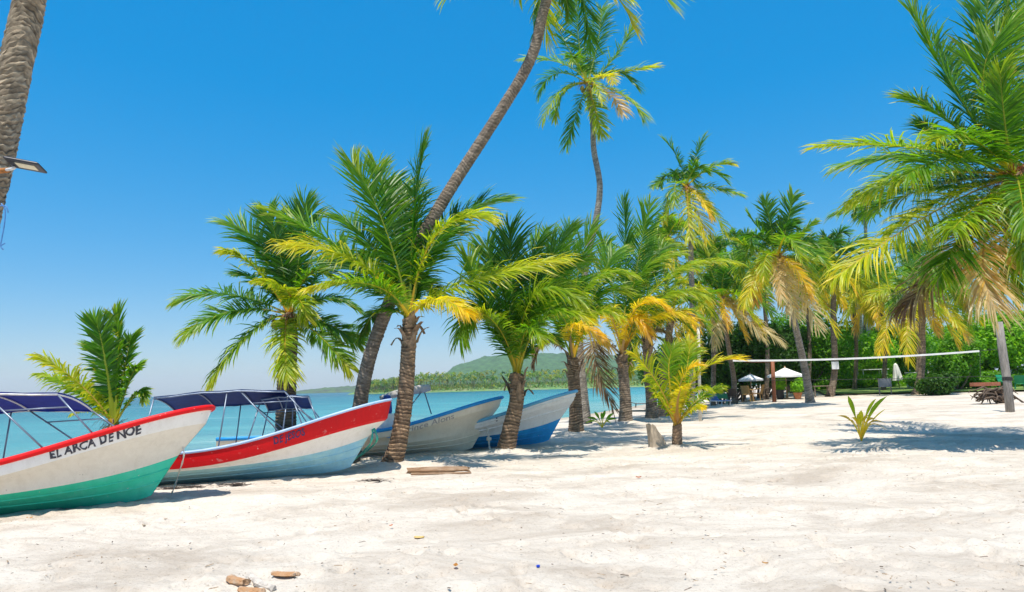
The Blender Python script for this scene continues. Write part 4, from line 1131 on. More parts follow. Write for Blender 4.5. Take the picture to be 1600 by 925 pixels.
WHITE = paint('white_paint', (0.83, 0.81, 0.77), c2=(0.77, 0.73, 0.66), amt=0.36, scale=2.5)
CREAM = paint('aged_white_paint', (0.75, 0.70, 0.61), c2=(0.69, 0.63, 0.54), amt=0.40, scale=2.0)
CREAM2 = paint('cream_paint', (0.83, 0.74, 0.58), c2=(0.76, 0.66, 0.50), amt=0.40, scale=2.0)
GREEN = paint('sea_green_paint', (0.045, 0.58, 0.37), c2=(0.12, 0.62, 0.45), amt=0.42)
REDR = paint('red_paint', (0.72, 0.008, 0.010), c2=(0.75, 0.10, 0.08), amt=0.28, scale=8)
REDC = paint('chipped_red_paint', (0.66, 0.006, 0.010), c2=(0.74, 0.66, 0.60), amt=0.26, scale=9)
LBLUE = paint('pale_blue_paint', (0.40, 0.68, 0.72), c2=(0.12, 0.44, 0.68), amt=0.43, scale=1.2)
PBLUE = paint('powder_blue_rail', (0.42, 0.55, 0.78), c2=(0.25, 0.42, 0.7), amt=0.4)
SKYB = paint('sky_blue_paint', (0.02, 0.27, 0.66), c2=(0.06, 0.38, 0.74), amt=0.4)
NAVYB = paint('royal_blue_paint', (0.03, 0.36, 0.74), c2=(0.012, 0.12, 0.42), amt=0.40, scale=0.9)
BLACK = mat('lettering_black', (0.035, 0.035, 0.05), 0.6, 0.3, 25, c2=(0.22, 0.2, 0.22), amt=0.33)
NAVY = mat('lettering_navy', (0.03, 0.02, 0.10), 0.6, 0.3, 25)
FADED = mat('lettering_faded', (0.30, 0.22, 0.19), 0.8, 0.2, 25, c2=(0.60, 0.55, 0.48), amt=0.52)
ROPE_W = mat('rope_white', (0.78, 0.74, 0.66), 0.9, 0.25, 60)
ROPE_T = mat('rope_teal', (0.06, 0.48, 0.36), 0.8, 0.25, 60)

# boat 1
b1, H1, M1 = boat('white and sea-green boat with red rail and blue awning at the left edge', (236, 786), 14, -4, [(0, 0.42, GREEN), (0.42, 0.74, CREAM), (0.74, 1.0, WHITE)], 0.26, REDR, WHITE)
text_on_hull(H1, 'EL ARCA DE NOE', 2.12, 0.92, 0.785, 0.945, b1, BLACK, bold=0.035, wob=0.06, sp=1.05)
awning(b1, H1, 2.1, 4.9, 0.80, 1.74, BLUE_CLOTH, TUBE_L)
# boat 2
b2, H2, M2 = boat('red, white and pale blue boat with navy lettering and two blue awnings', (548, 738), 12, -4, [(0, 0.42, LBLUE), (0.42, 0.70, WHITE), (0.70, 1.0, REDC)], 0.40, PBLUE, PBLUE, rail_r=0.03)
text_on_hull(H2, 'DE JESOS', 2.40, 1.80, 0.78, 0.94, b2, NAVY, bold=0.022, wob=0.05, sp=1.05)
awning(b2, H2, 2.2, 4.7, 0.80, 1.70, BLUE_CLOTH2, STEEL)
awning(b2, H2, 1.75, 2.7, 0.55, 1.58, BLUE_CLOTH2, STEEL, arch=0.08, fan=0.35, rails=False)
# boat 3
b3, H3, M3 = boat('cream boat with blue rail, faded name and rolled grey awning', (738, 703), 11, -4, [(0, 0.42, CREAM2), (0.42, 0.74, CREAM2), (0.74, 1.0, CREAM2)], 0.26, SKYB, SKYB, trim=-0.3, dz=-0.06)
text_on_hull(H3, 'Prince Alons', 2.9, 1.50, 0.74, 0.92, b3, FADED, bold=0.012, wob=0.02)
I3 = M3.inverted()
def loc3(px, py, Y): return I3 @ at(px, py, Y)
mb = MB(); A, B = loc3(594, 622, 19.6), loc3(671, 606, 20.4)
mb.tube([A.lerp(B, t) + Vector((0, 0, 0.03 * math.sin(t * 3.1))) for t in np.linspace(0, 1, 9)], [0.06, 0.085, 0.1, 0.115, 0.12, 0.125, 0.125, 0.12, 0.1], 10)
ra = mb.build('rolled_awning', mat('grey_canvas', (0.50, 0.46, 0.43), 0.85, 0.3, 6, 0.5, 20, c2=(0.24, 0.22, 0.21), amt=0.42), b3, smooth=True)
for (p, q) in (((663, 612, 20.3), (674, 647, 20.4)), ((658, 613, 20.2), (630, 650, 19.9)), ((600, 622, 19.7), (612, 668, 19.3))):
    mb = MB(); mb.tube([loc3(*p), loc3(*q)], 0.018, 6); mb.build('awning_post', STEEL, b3, smooth=True)
mb = MB(); c = loc3(608, 660, 19.5)
mb.box((c.x, c.y, c.z + 0.02), (0.9, 0.9, 0.42)); mb.build('console', WHITE, b3, bevel=0.04)
mb = MB(); mb.box((c.x - 0.05, c.y - 0.1, c.z + 0.48), (0.28, 0.7, 0.55), taper=0.75); mb.build('seat', mat('blue_vinyl', (0.02, 0.06, 0.33), 0.4, 0.2, 5), b3, bevel=0.09, smooth=True)
# boat 4
b4, H4, M4 = boat('white boat with bright blue bottom and pale blue rail, farthest right', (858, 694), 2, -3, [(0, 0.42, NAVYB), (0.42, 0.74, WHITE), (0.74, 1.0, WHITE)], 0.26, paint('light_blue_rail', (0.14, 0.45, 0.68)), WHITE)
for v in (0.62, 0.86):
    mb = MB(); mb.tube([H4.pt(u, v, -1, -0.004) for u in np.linspace(0.02, 0.9, 26)], 0.024, 6); mb.build('strake', WHITE, b4, smooth=True)
text_on_hull(H4, '-1', 2.62, 2.42, 0.80, 0.94, b4, NAVY, bold=0.01)

def wpt(M, v): return M @ Vector(v)
s1 = wpt(M1, H1.pa(0.42, 0.5, -1)); 
g = gnd(267, 775)
rope('mooring_rope', 'white rope hanging from the bow of the sea-green boat', [s1 + Vector((-0.03, -0.03, 0.05)), s1 + Vector((0.02, -0.06, -0.12)), s1 * 0.5 + g * 0.5 + Vector((0.04, -0.03, 0)), g + Vector((0, 0, 0.02)), g + Vector((-0.06, -0.12, 0.015))], 0.010, ROPE_W)
s2 = wpt(M2, H2.pa(0.42, 0.55, -1)); g = gnd(553, 723)
rope('mooring_rope', 'teal rope looped below the bow of the red boat', [s2 + Vector((0, -0.03, 0.05)), s2 + Vector((-0.06, -0.05, -0.3)), g + Vector((0, 0, 0.06)), g + Vector((0.14, 0.05, 0.15)), s2 + Vector((0.08, -0.04, -0.25)), s2 + Vector((0.03, -0.02, 0.04))], 0.018, ROPE_T, knot=g + Vector((0, 0, 0.07)))
s3 = wpt(M3, H3.pa(0.5, 0.55, -1)); g = gnd(766, 703)
rope('mooring_rope', 'pale rope hanging from the cream bow to the sand', [s3 + Vector((0, -0.02, 0.05)), s3 + Vector((0.02, -0.05, -0.25)), s3 * 0.4 + g * 0.6, g + Vector((0, 0, 0.03)), g + Vector((0.22, -0.05, 0.03))], 0.02, ROPE_W, knot=s3 * 0.35 + g * 0.65)

# ------------------------------------------------------------------ volleyball net and its posts
pr = gnd(1578, 643); pl = onz(1091, pr.y + 1.5)
GREYW = mat('weathered_grey_wood', (0.30, 0.27, 0.24), 0.9, 0.35, 7, 0.7, 30, stretch=(3, 3, 0.4))
mb = MB(); top = at(1561, 503, pr.y)
Lp = [Vector((0, 0, -0.3)), (top - pr) * 0.35 + Vector((0.03, 0, 0)), (top - pr) * 0.7 + Vector((-0.01, 0, 0)), top - pr]
mb.tube(Lp, [0.155, 0.145, 0.15, 0.12], 9)
tag(mb.build('net_post', GREYW, None, pr, smooth=True), 'thick weathered grey log post holding the right end of the net', 'post')
mb = MB(); topl = at(1091, 503, pl.y)
mb.tube([Vector((0, 0, -0.3)), (topl - pl) * 0.5, topl - pl], [0.07, 0.065, 0.06], 9)
tag(mb.build('net_post', mat('pale_pole', (0.62, 0.58, 0.5), 0.7, 0.2, 8), None, pl, smooth=True), 'thin pale pole behind the small yellow palm holding the left end of the net', 'post')
nr = empty('volleyball_net', (pl + pr) / 2); tag(nr, 'volleyball net with white top tape strung across the beach', 'net')
o_ = (pl + pr) / 2
E0, E1 = at(1145, 563.5, pl.y + 0.0), at(1530, 548.5, pr.y)
def sagline(a, b, s, n=14): return [a.lerp(b, t) - Vector((0, 0, s * 4 * t * (1 - t))) - o_ for t in np.linspace(0, 1, n)]
mb = MB(); L_ = sagline(E0, E1, 0.10)
th = 0.012
mb.grid([[p + Vector((0, -th, 0.034)), p + Vector((0, -th, -0.034)), p + Vector((0, th, -0.034)), p + Vector((0, th, 0.034)), p + Vector((0, -th, 0.034))] for p in L_])
mb.build('top_tape', mat('white_tape', (0.78, 0.77, 0.75), 0.6, 0.08, 4), nr)
CORD = mat('dark_cord', (0.03, 0.03, 0.03), 0.8, 0.2, 30)
mb = MB(); mb.tube(sagline(at(1150, 594, pl.y), at(1530, 588, pr.y), 0.04), 0.009, 5); mb.build('bottom_cord', CORD, nr)
mb = MB(); mb.tube([at(1531, 549, pr.y) - o_, at(1532, 588, pr.y) - o_], 0.012, 5); mb.build('end_cord', CORD, nr)
mb = MB(); mb.tube([E1 - o_, at(1564, 545, pr.y) - o_], 0.01, 5); mb.tube([at(1531, 588, pr.y) - o_, at(1570, 590, pr.y) - o_], 0.008, 5)
mb.tube([E0 - o_, at(1092, 562, pl.y) - o_], 0.01, 5); mb.build('tie_rope', CORD, nr)
mb = MB(); c = at(1574, 592, pr.y) - o_
for q in range(4):
    zz = -0.05 + q * 0.035
    mb.tube([c + Vector((0.16 * math.cos(t), 0.16 * math.sin(t), zz + 0.01 * math.sin(t * 2))) for t in np.linspace(0, 6.28, 15)], 0.018, 5)
mb.build('tie_wrap', CORD, nr)

# ------------------------------------------------------------------ lamp on the left trunk
lp = at(40, 258, 3.75)
lr = empty('solar_lamp', lp, (0, 0, 0)); tag(lr, 'flat solar lamp with white arm fixed to the left trunk', 'lamp')
BLK = mat('lamp_black', (0.015, 0.02, 0.035), 0.35, 0.1, 8)
Mx = Matrix.Rotation(R(8), 3, 'Y') @ Matrix.Rotation(R(-9), 3, 'X') @ Matrix.Rotation(R(12), 3, 'Z') @ Matrix.Scale(0.5, 3)
def lb(c, s, name, m, bev=0.004):
    mb = MB(); mb.box(Mx @ Vector(c), s, mat=Mx); return mb.build(name, m, lr, bevel=bev)
lb((0, 0, 0), (0.36, 0.26, 0.028), 'lamp_housing', BLK, 0.008)
lb((0.02, -0.01, -0.018), (0.20, 0.12, 0.01), 'lens', mat('lamp_lens', (0.75, 0.68, 0.5), 0.3, 0.1, 30), 0.002)
lb((-0.01, 0.0, 0.017), (0.33, 0.23, 0.006), 'solar_panel', mat('solar_cell', (0.01, 0.02, 0.08), 0.15, 0.2, 10), 0.001)
mb = MB(); mb.tube([Vector((-0.07, 0.01, -0.01)), at(18, 264, 3.8) - lp, at(-4, 268, 3.9) - lp], 0.009, 8); mb.build('arm', mat('lamp_arm', (0.7, 0.7, 0.7), 0.4, 0.05, 8), lr, smooth=True)
mb = MB(); mb.tube([at(-10, 268, 3.88) - lp + Vector((0.0, 0, 0)), at(12, 266, 3.84) - lp], 0.016, 8); mb.build('clamp', mat('rusty_clamp', (0.45, 0.17, 0.04), 0.8, 0.3, 20), lr, smooth=True)
mb = MB(); o2 = at(2, 320, 3.88)
for pts in ([(2, 318), (8, 328), (7, 350), (3, 372), (1, 384), (5, 390)], [(-3, 322), (9, 322), (13, 332)], [(1, 384), (8, 380)]):
    mb.tube([Vector(p) for p in catmull([tuple(at(x, y, 3.87) - o2) for x, y in pts], 14)], 0.0035, 5)
tag(mb.build('tied_cord', mat('blue_cord', (0.08, 0.22, 0.5), 0.7, 0.2, 30), None, o2, smooth=True), 'thin blue cord dangling from the left trunk below the lamp', 'cord')

# ------------------------------------------------------------------ wooden frame, parasols, furniture at the back
RWOOD = mat('red_brown_wood', (0.26, 0.085, 0.035), 0.65, 0.25, 4, 0.3, 25, stretch=(3, 3, 0.5))
fa, fb = gnd(1161, 627), gnd(1210, 628)
fr_ = empty('wooden_frame', fa); tag(fr_, 'red-brown frame of two wooden posts and a beam beside the tables', 'frame')
for p, t in ((fa, at(1156, 566, fa.y)), (fb, at(1207, 564, fb.y))):
    mb = MB(); mb.tube([p - fa - Vector((0, 0, 0.2)), (p + t) / 2 - fa, t - fa], [0.125, 0.115, 0.11], 9); mb.build('post', RWOOD, fr_, smooth=True)
mb = MB(); mb.tube([at(1150, 566, fa.y) - fa, at(1212, 564, fb.y) - fa], 0.07, 8); mb.build('beam', RWOOD, fr_, smooth=True)

def parasol(label, px, base_py, top_py, half_w_px, Y, cloth, pole):
    b = onz(px, Y); t = at(px, top_py, Y); s = Y / F_PX; r = half_w_px * s; h = t.z - b.z
    root = empty('parasol', b); tag(root, label, 'parasol', 'open parasols')
    mb = MB(); n = 8; rim = h - r * 0.42
    V = [(0, 0, h)]
    for q, rr in ((0.35, 0.32), (0.68, 0.66), (1.0, 1.0)):
        for k in range(n):
            a = 2 * math.pi * k / n + 0.2
            V.append((r * rr * math.cos(a), r * rr * math.sin(a), h - (h - rim) * q - 0.02 * rr))
    f = [(0, 1 + k, 1 + (k + 1) % n) for k in range(n)]
    for j in range(2): f += [(1 + j * n + k, 1 + (j + 1) * n + k, 1 + (j + 1) * n + (k + 1) % n, 1 + j * n + (k + 1) % n) for k in range(n)]
    o = len(V); 
    for k in range(n):
        a = 2 * math.pi * k / n + 0.2; V.append((r * 1.0 * math.cos(a), r * 1.0 * math.sin(a), rim - 0.14))
    f += [(1 + 2 * n + k, o + k, o + (k + 1) % n, 1 + 2 * n + (k + 1) % n) for k in range(n)]
    mb.add(V, f); mb.build('canopy', cloth, root)
    mb = MB(); mb.tube([(0, 0, 0), (0, 0, h + 0.08)], 0.04, 8); mb.build('pole', pole, root, smooth=True)
    for k in range(n):
        a = 2 * math.pi * k / n + 0.2; mb = MB(); mb.tube([(0.03 * math.cos(a), 0.03 * math.sin(a), rim - 0.15), (r * 0.6 * math.cos(a), r * 0.6 * math.sin(a), h - (h - rim) * 0.62 - 0.04)], 0.012, 4); mb.build('rib', pole, root)
    mb = MB(); mb.lathe([(0.3, 0), (0.3, 0.05), (0.08, 0.09), (0.05, 0.25)], n=12); mb.build('base', pole, root)
    return b
TAN = mat('tan_wood', (0.42, 0.27, 0.13), 0.65, 0.25, 6, stretch=(3, 3, 0.5))
WCL = mat('white_parasol_cloth', (0.80, 0.79, 0.77), 0.8, 0.08, 3)
pa1 = parasol('large white parasol open between the red-brown post and the leaning palm', 1229, 622, 574, 28, 44.5, WCL, TAN)
pa2 = parasol('smaller pale parasol with tan pole seen between the two red-brown posts', 1174, 624, 584, 19, 46.5, mat('grey_white_cloth', (0.82, 0.83, 0.85), 0.8, 0.1, 3), TAN)

def chair(label, px, Y, rz, m, armrest=True, group=None, s=1.0, name='chair'):
    p = onz(px, Y); root = empty(name, p, (0, 0, rz)); root.scale = (s, s, s); tag(root, label, 'chair', group)
    for sx in (-1, 1):
        for sy in (-1, 1):
            mb = MB(); mb.tube([(sx * 0.24, sy * 0.23, -0.02), (sx * 0.22, sy * 0.21, 0.45)], 0.022, 6); mb.build('leg', m, root)
    mb = MB(); mb.grid([[(x, y, 0.46 - 0.03 * (1 - (2 * x / 0.5) ** 2)) for y in np.linspace(-0.24, 0.24, 5)] for x in np.linspace(-0.25, 0.25, 5)])
    mb.box((0, 0, 0.42), (0.5, 0.48, 0.04)); mb.build('seat', m, root)
    mb = MB()
    P = [[(0.27 * math.sin(a), 0.20 + 0.06 * math.cos(a) + 0.16 * t, 0.46 + 0.48 * t) for t in np.linspace(0, 1, 5)] for a in np.linspace(-1.3, 1.3, 9)]
    mb.grid(P); mb.grid([[(x, y + 0.025, z) for x, y, z in r] for r in P]); mb.build('backrest', m, root, smooth=True)
    if armrest:
        for sx in (-1, 1):
            mb = MB(); mb.tube([(sx * 0.25, -0.22, 0.42), (sx * 0.28, -0.2, 0.66), (sx * 0.28, 0.1, 0.70), (sx * 0.26, 0.26, 0.72)], 0.024, 6); mb.build('armrest', m, root, smooth=True)
    return root
RATTAN = mat('golden_rattan', (0.46, 0.27, 0.09), 0.6, 0.3, 25, 0.4, 80)
DKW = mat('dark_brown_wood', (0.045, 0.03, 0.022), 0.6, 0.3, 8)
chair('golden rattan chair, left one under the smaller parasol', 1168, 45.0, 2.4, RATTAN, s=1.1)
chair('golden rattan chair, right one under the smaller parasol', 1183, 45.2, -2.2, RATTAN, s=1.1)
chair('dark chair just right of the right-hand red-brown post', 1222, 45.5, 2.0, DKW)
chair('dark chair beside the right-hand red-brown post, left side', 1201, 46.5, -2.0, DKW)
chair('dark chair in front of the leaning palm trunk', 1255, 47.0, 2.6, DKW)
chair('dark wooden chair at the foot of the palm with hanging dead fronds', 1144, 41.8, 2.7, DKW)
def table(label, px, Y, w, h, m):
    p = onz(px, Y); root = empty('table', p); tag(root, label, 'table')
    mb = MB(); mb.box((0, 0, h - 0.02), (w, w * 0.7, 0.045)); mb.build('tabletop', m, root, bevel=0.008)
    for sx in (-1, 1):
        for sy in (-1, 1):
            mb = MB(); mb.box((sx * (w / 2 - 0.08), sy * (w * 0.35 - 0.08), (h - 0.05) / 2), (0.06, 0.06, h - 0.05)); mb.build('leg', m, root)
table('dark table under the large white parasol', 1232, 45.8, 1.1, 0.75, DKW)
table('grey-brown wooden table left of the trunk with the white sign', 1283, 45.5, 1.3, 0.72, mat('grey_brown_wood', (0.2, 0.15, 0.11), 0.8, 0.3, 8))
def pot_plant(label, px, Y, pot_m, h, seed):
    p = onz(px, Y); root = empty('potted_plant', p); tag(root, label, 'plant'); rng = np.random.default_rng(seed)
    mb = MB(); mb.lathe([(0.16, 0), (0.26, h * 0.9), (0.29, h * 0.9), (0.29, h), (0.24, h), (0.22, h * 0.85), (0.0, h * 0.85)], n=14); mb.build('pot', pot_m, root, smooth=False)
    link('foliage', leaf_cloud([(0, 0, h + 0.35, 0.4, 0.4, 0.42), (0.12, 0, h + 0.65, 0.28, 0.3, 0.3)], 700, 0.09, BRIGHT, rng), root)
pot_plant('terracotta pot with green plant left of the leaning palm base', 1246, 43.5, mat('terracotta', (0.42, 0.16, 0.06), 0.8, 0.2, 8), 0.42, 1)
pot_plant('tall dark pot with leafy plant under the large parasol', 1218, 44.5, mat('black_pot', (0.02, 0.02, 0.022), 0.6, 0.2, 8), 0.6, 2)

def lounger(label, px, Y, rz, frame_m, pad_m, back=0.9, name='sun_lounger'):
    p = onz(px, Y); root = empty(name, p, (0, 0, rz)); tag(root, label, 'lounger')
    ca, sa = math.cos(back), math.sin(back)
    for sx in (-1, 1):
        mb = MB(); mb.tube([(sx * 0.3, -0.75, 0.3), (sx * 0.3, 0.35, 0.3), (sx * 0.3, 0.35 + 0.75 * ca, 0.3 + 0.75 * sa)], 0.028, 6); mb.build('side_rail', frame_m, root)
        for y in (-0.65, 0.4):
            mb = MB(); mb.tube([(sx * 0.3, y, 0.3), (sx * 0.3, y + 0.05, -0.02)], 0.026, 6); mb.build('leg', frame_m, root)
    for k in range(9):
        y = -0.7 + k * 0.125; mb = MB(); mb.box((0, y, 0.325), (0.6, 0.10, 0.025)); mb.build('slat', pad_m, root)
    Mr = Matrix.Rotation(back, 3, 'X')
    for k in range(6):
        d = 0.08 + k * 0.125; mb = MB(); mb.box((0, 0.35 + d * ca - 0.03 * sa, 0.3 + d * sa + 0.03 * ca), (0.6, 0.10, 0.025), mat=Mr); mb.build('slat', pad_m, root)
    return root
WHT = mat('white_plastic', (0.75, 0.74, 0.72), 0.5, 0.08, 5)
lounger('blue lounger with white frame left of the red-brown posts', 1122, 41.0, 0.4, WHT, mat('blue_fabric', (0.03, 0.13, 0.42), 0.7, 0.2, 5))
OLDW = mat('sun_bleached_wood', (0.46, 0.38, 0.28), 0.85, 0.3, 7)
lounger('bleached wooden beach chair with raised back between two palm trunks', 999, gnd(1000, 652).y, -1.35, OLDW, OLDW, back=1.0, name='beach_chair')
lounger('dark slatted lounger lying by the water behind the beach chair', 1000, gnd(1005, 636).y, 1.5, DKW, mat('grey_slats', (0.22, 0.21, 0.21), 0.7, 0.2, 8), back=0.25)

# grey board on legs
bp_ = gnd(1383, 617); Yb = bp_.y
br = empty('notice_board', bp_); tag(br, 'small grey board on two legs standing on the sand edge', 'board')
c0, c1 = at(1373.5, 605, Yb) - bp_, at(1392, 591, Yb) - bp_
mb = MB(); mb.box(((c0.x + c1.x) / 2, 0, (c0.z + c1.z) / 2), (abs(c1.x - c0.x), 0.05, abs(c1.z - c0.z))); mb.build('panel', mat('grey_board', (0.22, 0.24, 0.28), 0.7, 0.15, 6), br, bevel=0.006)
for x in (c0.x + 0.03, c1.x - 0.03):
    mb = MB(); mb.box((x, 0.052, c1.z / 2 - 0.02), (0.06, 0.05, c1.z + 0.05)); mb.build('leg', GREYW, br)
# white sign on trunk
sp_ = at(1305, 571, 45.6)
mb = MB(); mb.box((0, 0, 0), (0.46, 0.04, 0.5)); so = mb.build('trunk_sign', mat('white_board', (0.72, 0.73, 0.75), 0.5, 0.1, 5), None, sp_, bevel=0.01)
tag(so, 'small square white sign fixed to a palm trunk', 'sign')
# closed parasols
def closed_parasol(label, px, top_py, Y, lean=0.0):
    b = onz(px, Y); t = at(px, top_py, Y); h = t.z - b.z
    root = empty('closed_parasol', b, (0, lean, 0)); tag(root, label, 'parasol', 'closed parasols')
    mb = MB(); V = []; n = 16; prof = [(0.02, 1.0), (0.09, 0.93), (0.14, 0.75), (0.19, 0.5), (0.24, 0.34), (0.16, 0.32)]
    for r, z in prof:
        for k in range(n):
            a = 2 * math.pi * k / n; rr = r * (1 + 0.25 * (k % 2)) * 1.3; V.append((rr * math.cos(a), rr * math.sin(a), z * h))
    mb.add(V, [(i * n + k, i * n + (k + 1) % n, (i + 1) * n + (k + 1) % n, (i + 1) * n + k) for i in range(len(prof) - 1) for k in range(n)])
    mb.build('canopy', WCL, root); mb = MB(); mb.tube([(0, 0, 0), (0, 0, h)], 0.035, 7); mb.build('pole', TAN, root)
    mb = MB(); mb.lathe([(0.25, 0), (0.25, 0.06), (0.05, 0.1)], n=12); mb.build('base', WHT, root)
closed_parasol('closed white parasol leaning right behind the grey board', 1406, 567, 54, -0.08)
closed_parasol('closed white parasol just right of the golden palm trunk', 1445, 565, 56)
closed_parasol('closed white parasol between the golden palm and the dark bush', 1456, 564, 57, 0.05)
closed_parasol('closed white parasol behind the hedge at the far right edge', 1587, 553, 52)
# white lounge frame on lawn, pale bin
p = onz(1364, 60); root = empty('white_cabana', p); tag(root, 'low white daybed with flat roof on the lawn behind the grey board', 'daybed')
for sx in (-1, 1):
    for sy in (-1, 1):
        mb = MB(); mb.box((sx * 1.0, sy * 0.6, 0.75), (0.07, 0.07, 1.5)); mb.build('post', WHT, root)
mb = MB(); mb.box((0, 0, 1.53), (2.3, 1.5, 0.06)); mb.build('roof', WHT, root, bevel=0.01)
mb = MB(); mb.box((0, 0, 0.4), (1.9, 1.1, 0.18)); mb.build('mattress', WCL, root, bevel=0.04)
mb = MB(); mb.grid([[(x, -0.62 + 0.03 * math.sin(x * 30), z) for z in (0.1, 0.8, 1.48)] for x in np.linspace(0.55, 0.95, 9)]); mb.build('curtain', WCL, root)
p = onz(1432, 52); root = empty('storage_box', p); tag(root, 'pale grey-green box behind the golden palm trunk', 'box')
mb = MB(); mb.box((0, 0, 0.6), (1.0, 0.7, 1.2)); mb.build('body', mat('pale_grey_green', (0.45, 0.52, 0.47), 0.6, 0.1, 5), root, bevel=0.02)
mb = MB(); mb.box((0, 0, 1.235), (1.1, 0.8, 0.06)); mb.build('lid', WHT, root, bevel=0.015)
GPL = mat('green_plastic', (0.015, 0.26, 0.13), 0.45, 0.1, 5)
chair('green plastic chair at the right edge behind the grey post', 1594, 43.0, 2.6, GPL)
chair('green plastic chair partly hidden by the grey post', 1571, 46.0, 0.3, GPL)
p = onz(1124, 47); root = empty('planter', p); tag(root, 'small green planter box with leaves left of the wooden frame', 'planter')
mb = MB(); mb.box((0, 0, 0.55), (1.3, 0.5, 0.35), taper=1.1); mb.build('box', GPL, root, bevel=0.02)
for sx in (-1, 1):
    mb = MB(); mb.box((sx * 0.5, 0, 0.18), (0.08, 0.4, 0.38)); mb.build('leg', GPL, root)
link('foliage', leaf_cloud([(0, 0, 1.05, 0.75, 0.4, 0.35)], 900, 0.09, BRIGHT, np.random.default_rng(9)), root)

# ------------------------------------------------------------------ fallen root, stump, log, driftwood
def fallen_root():
    p = gnd(1560, 631); rng = random.Random(5); root = empty('fallen_root', p); tag(root, 'tangled dark driftwood root mass lying by the grey post', 'driftwood')
    m = mat('dark_root_wood', (0.11, 0.075, 0.05), 0.9, 0.4, 6, 0.8, 25)
    mb = MB()
    s = p.y / F_PX
    for lump in range(6):
        c = Vector((rng.uniform(-0.2, 0.5), rng.uniform(-0.15, 0.2), rng.uniform(0.1, 0.5))); d = Vector((rng.uniform(-0.3, 0.3), rng.uniform(-0.2, 0.2), rng.uniform(-0.2, 0.25)))
        mb.tube([c - d, c - d * 0.4, c + d * 0.3, c + d], [0.05, 0.17, 0.15, 0.04], 7)
    mb.build('trunk', m, root)
    for k in range(58):
        a = rng.uniform(0, 6.28); far = k % 3 == 0
        st = Vector((rng.uniform(-0.2, 0.45), rng.uniform(-0.2, 0.2), rng.uniform(0.1, 0.5))); l = rng.uniform(0.9, 1.6) if far else rng.uniform(0.35, 0.7)
        d = Vector((-1.0 if far else math.cos(a), rng.uniform(-0.5, 0.3), 0.15 if far else 0.7 * math.sin(a) + 0.2))
        e = st + d * l * 0.7; e.z = max(0.03, e.z); mid = st.lerp(e, 0.5) + Vector((rng.uniform(-.1, .1), rng.uniform(-.1, .1), rng.uniform(0.02, .22)))
        e2 = e + Vector((-0.25 if far else 0.2 * math.cos(a + 1), rng.uniform(-.2, .1), rng.uniform(-0.3, 0.05))); e2.z = max(0.0, e2.z)
        e3 = e2 + Vector((rng.uniform(-.15, .1), rng.uniform(-.1, .1), rng.uniform(-0.15, 0.1))); e3.z = max(0.0, e3.z)
        mb = MB(); mb.tube([st, mid, e, e2, e3], [0.06, 0.05, 0.036, 0.024, 0.01], 6); mb.build('root_branch', m, root, smooth=True)
    q = gnd(1556, 612); mb = MB(); mb.box((0, 0, 0.25), (1.3, 0.25, 0.16), rz=0.1); mb.build('plank', mat('orange_plank', (0.42, 0.14, 0.07), 0.8, 0.2, 6), root, loc=(-0.15, 0.5, 0.62))
fallen_root()

def stump():
    p = gnd(1031, 702); root = empty('tree_stump', p); tag(root, 'weathered grey stump with slanted top beside the small yellow palm', 'stump')
    n = 22; V = []; s = p.y / F_PX; H_ = 38 * s; rows = 9
    rng = random.Random(3)
    for i in range(rows):
        t = i / (rows - 1)
        for k in range(n):
            a = 2 * math.pi * k / n; r = 0.25 * (1.0 - 0.22 * t) * (1 + 0.06 * math.sin(5 * a) + 0.04 * rng.uniform(-1, 1)) * (1 + 0.3 * math.exp(-t * 7))
            x = math.cos(a); top = H_ * (1.0 - 0.72 * max(0, (x + 0.35) / 1.35) ** 1.1 + 0.04 * math.sin(6 * a))
            V.append((r * x - 0.08 * t * (1 - 0.5 * x), 0.8 * r * math.sin(a), -0.08 + (top + 0.08) * t))
    f = [(i * n + k, i * n + (k + 1) % n, (i + 1) * n + (k + 1) % n, (i + 1) * n + k) for i in range(rows - 1) for k in range(n)]
    V.append((-0.1, 0, H_ * 0.74)); f += [((rows - 1) * n + k, (rows - 1) * n + (k + 1) % n, len(V) - 1) for k in range(n)]
    mb = MB(); mb.add(V, f); mb.build('wood', mat('stump_wood', (0.40, 0.32, 0.23), 0.9, 0.4, 5, 0.9, 22, c2=(0.2, 0.16, 0.12), amt=0.45, stretch=(3, 3, 0.6)), root)
stump()

def slab(name, label, pa, pb, r, m, flat=0.55, seed=1, cat='driftwood', lift=0.5, bend=0.6):
    rng = random.Random(seed); a, b = gnd(*pa), gnd(*pb); n = 12; k = 7; V = []; jag = [rng.uniform(0.75, 1.2) for _ in range(7)]
    ax = (b - a).normalized(); sd_ = ax.cross(Vector((0, 0, 1))).normalized()
    for i in range(n):
        t = i / (n - 1); c = (b - a) * t + Vector((0, 0, r * flat * lift)); rr = r * (0.8 + 0.2 * math.sin(t * 3.14)) * rng.uniform(0.9, 1.08)
        for j in range(k):
            q = 2 * math.pi * j / k; V.append(c + sd_ * rr * math.cos(q) * rng.uniform(0.9, 1.08) * jag[j] + Vector((0, 0, rr * flat * math.sin(q) * jag[j])) + ax * (rng.uniform(-0.35, 0.35) * r if i in (0, n - 1) else 0) + sd_ * bend * math.sin(t * 3.14) * r)
    f = [(i * k + j, i * k + (j + 1) % k, (i + 1) * k + (j + 1) % k, (i + 1) * k + j) for i in range(n - 1) for j in range(k)]
    f += [tuple(reversed(range(k))), tuple((n - 1) * k + j for j in range(k))]
    mb = MB(); mb.add(V, f); o = mb.build(name, m, None, a); tag(o, label, cat); return o
LOG = mat('log_bark', (0.22, 0.125, 0.065), 0.9, 0.4, 5, 1.0, 14, c2=(0.48, 0.36, 0.25), amt=0.46, stretch=(0.5, 4, 4))
slab('log', 'split brown log lying on the sand right of the central palm base', (638, 738), (733, 736), 0.12, LOG, 0.7, 2, bend=0.2)
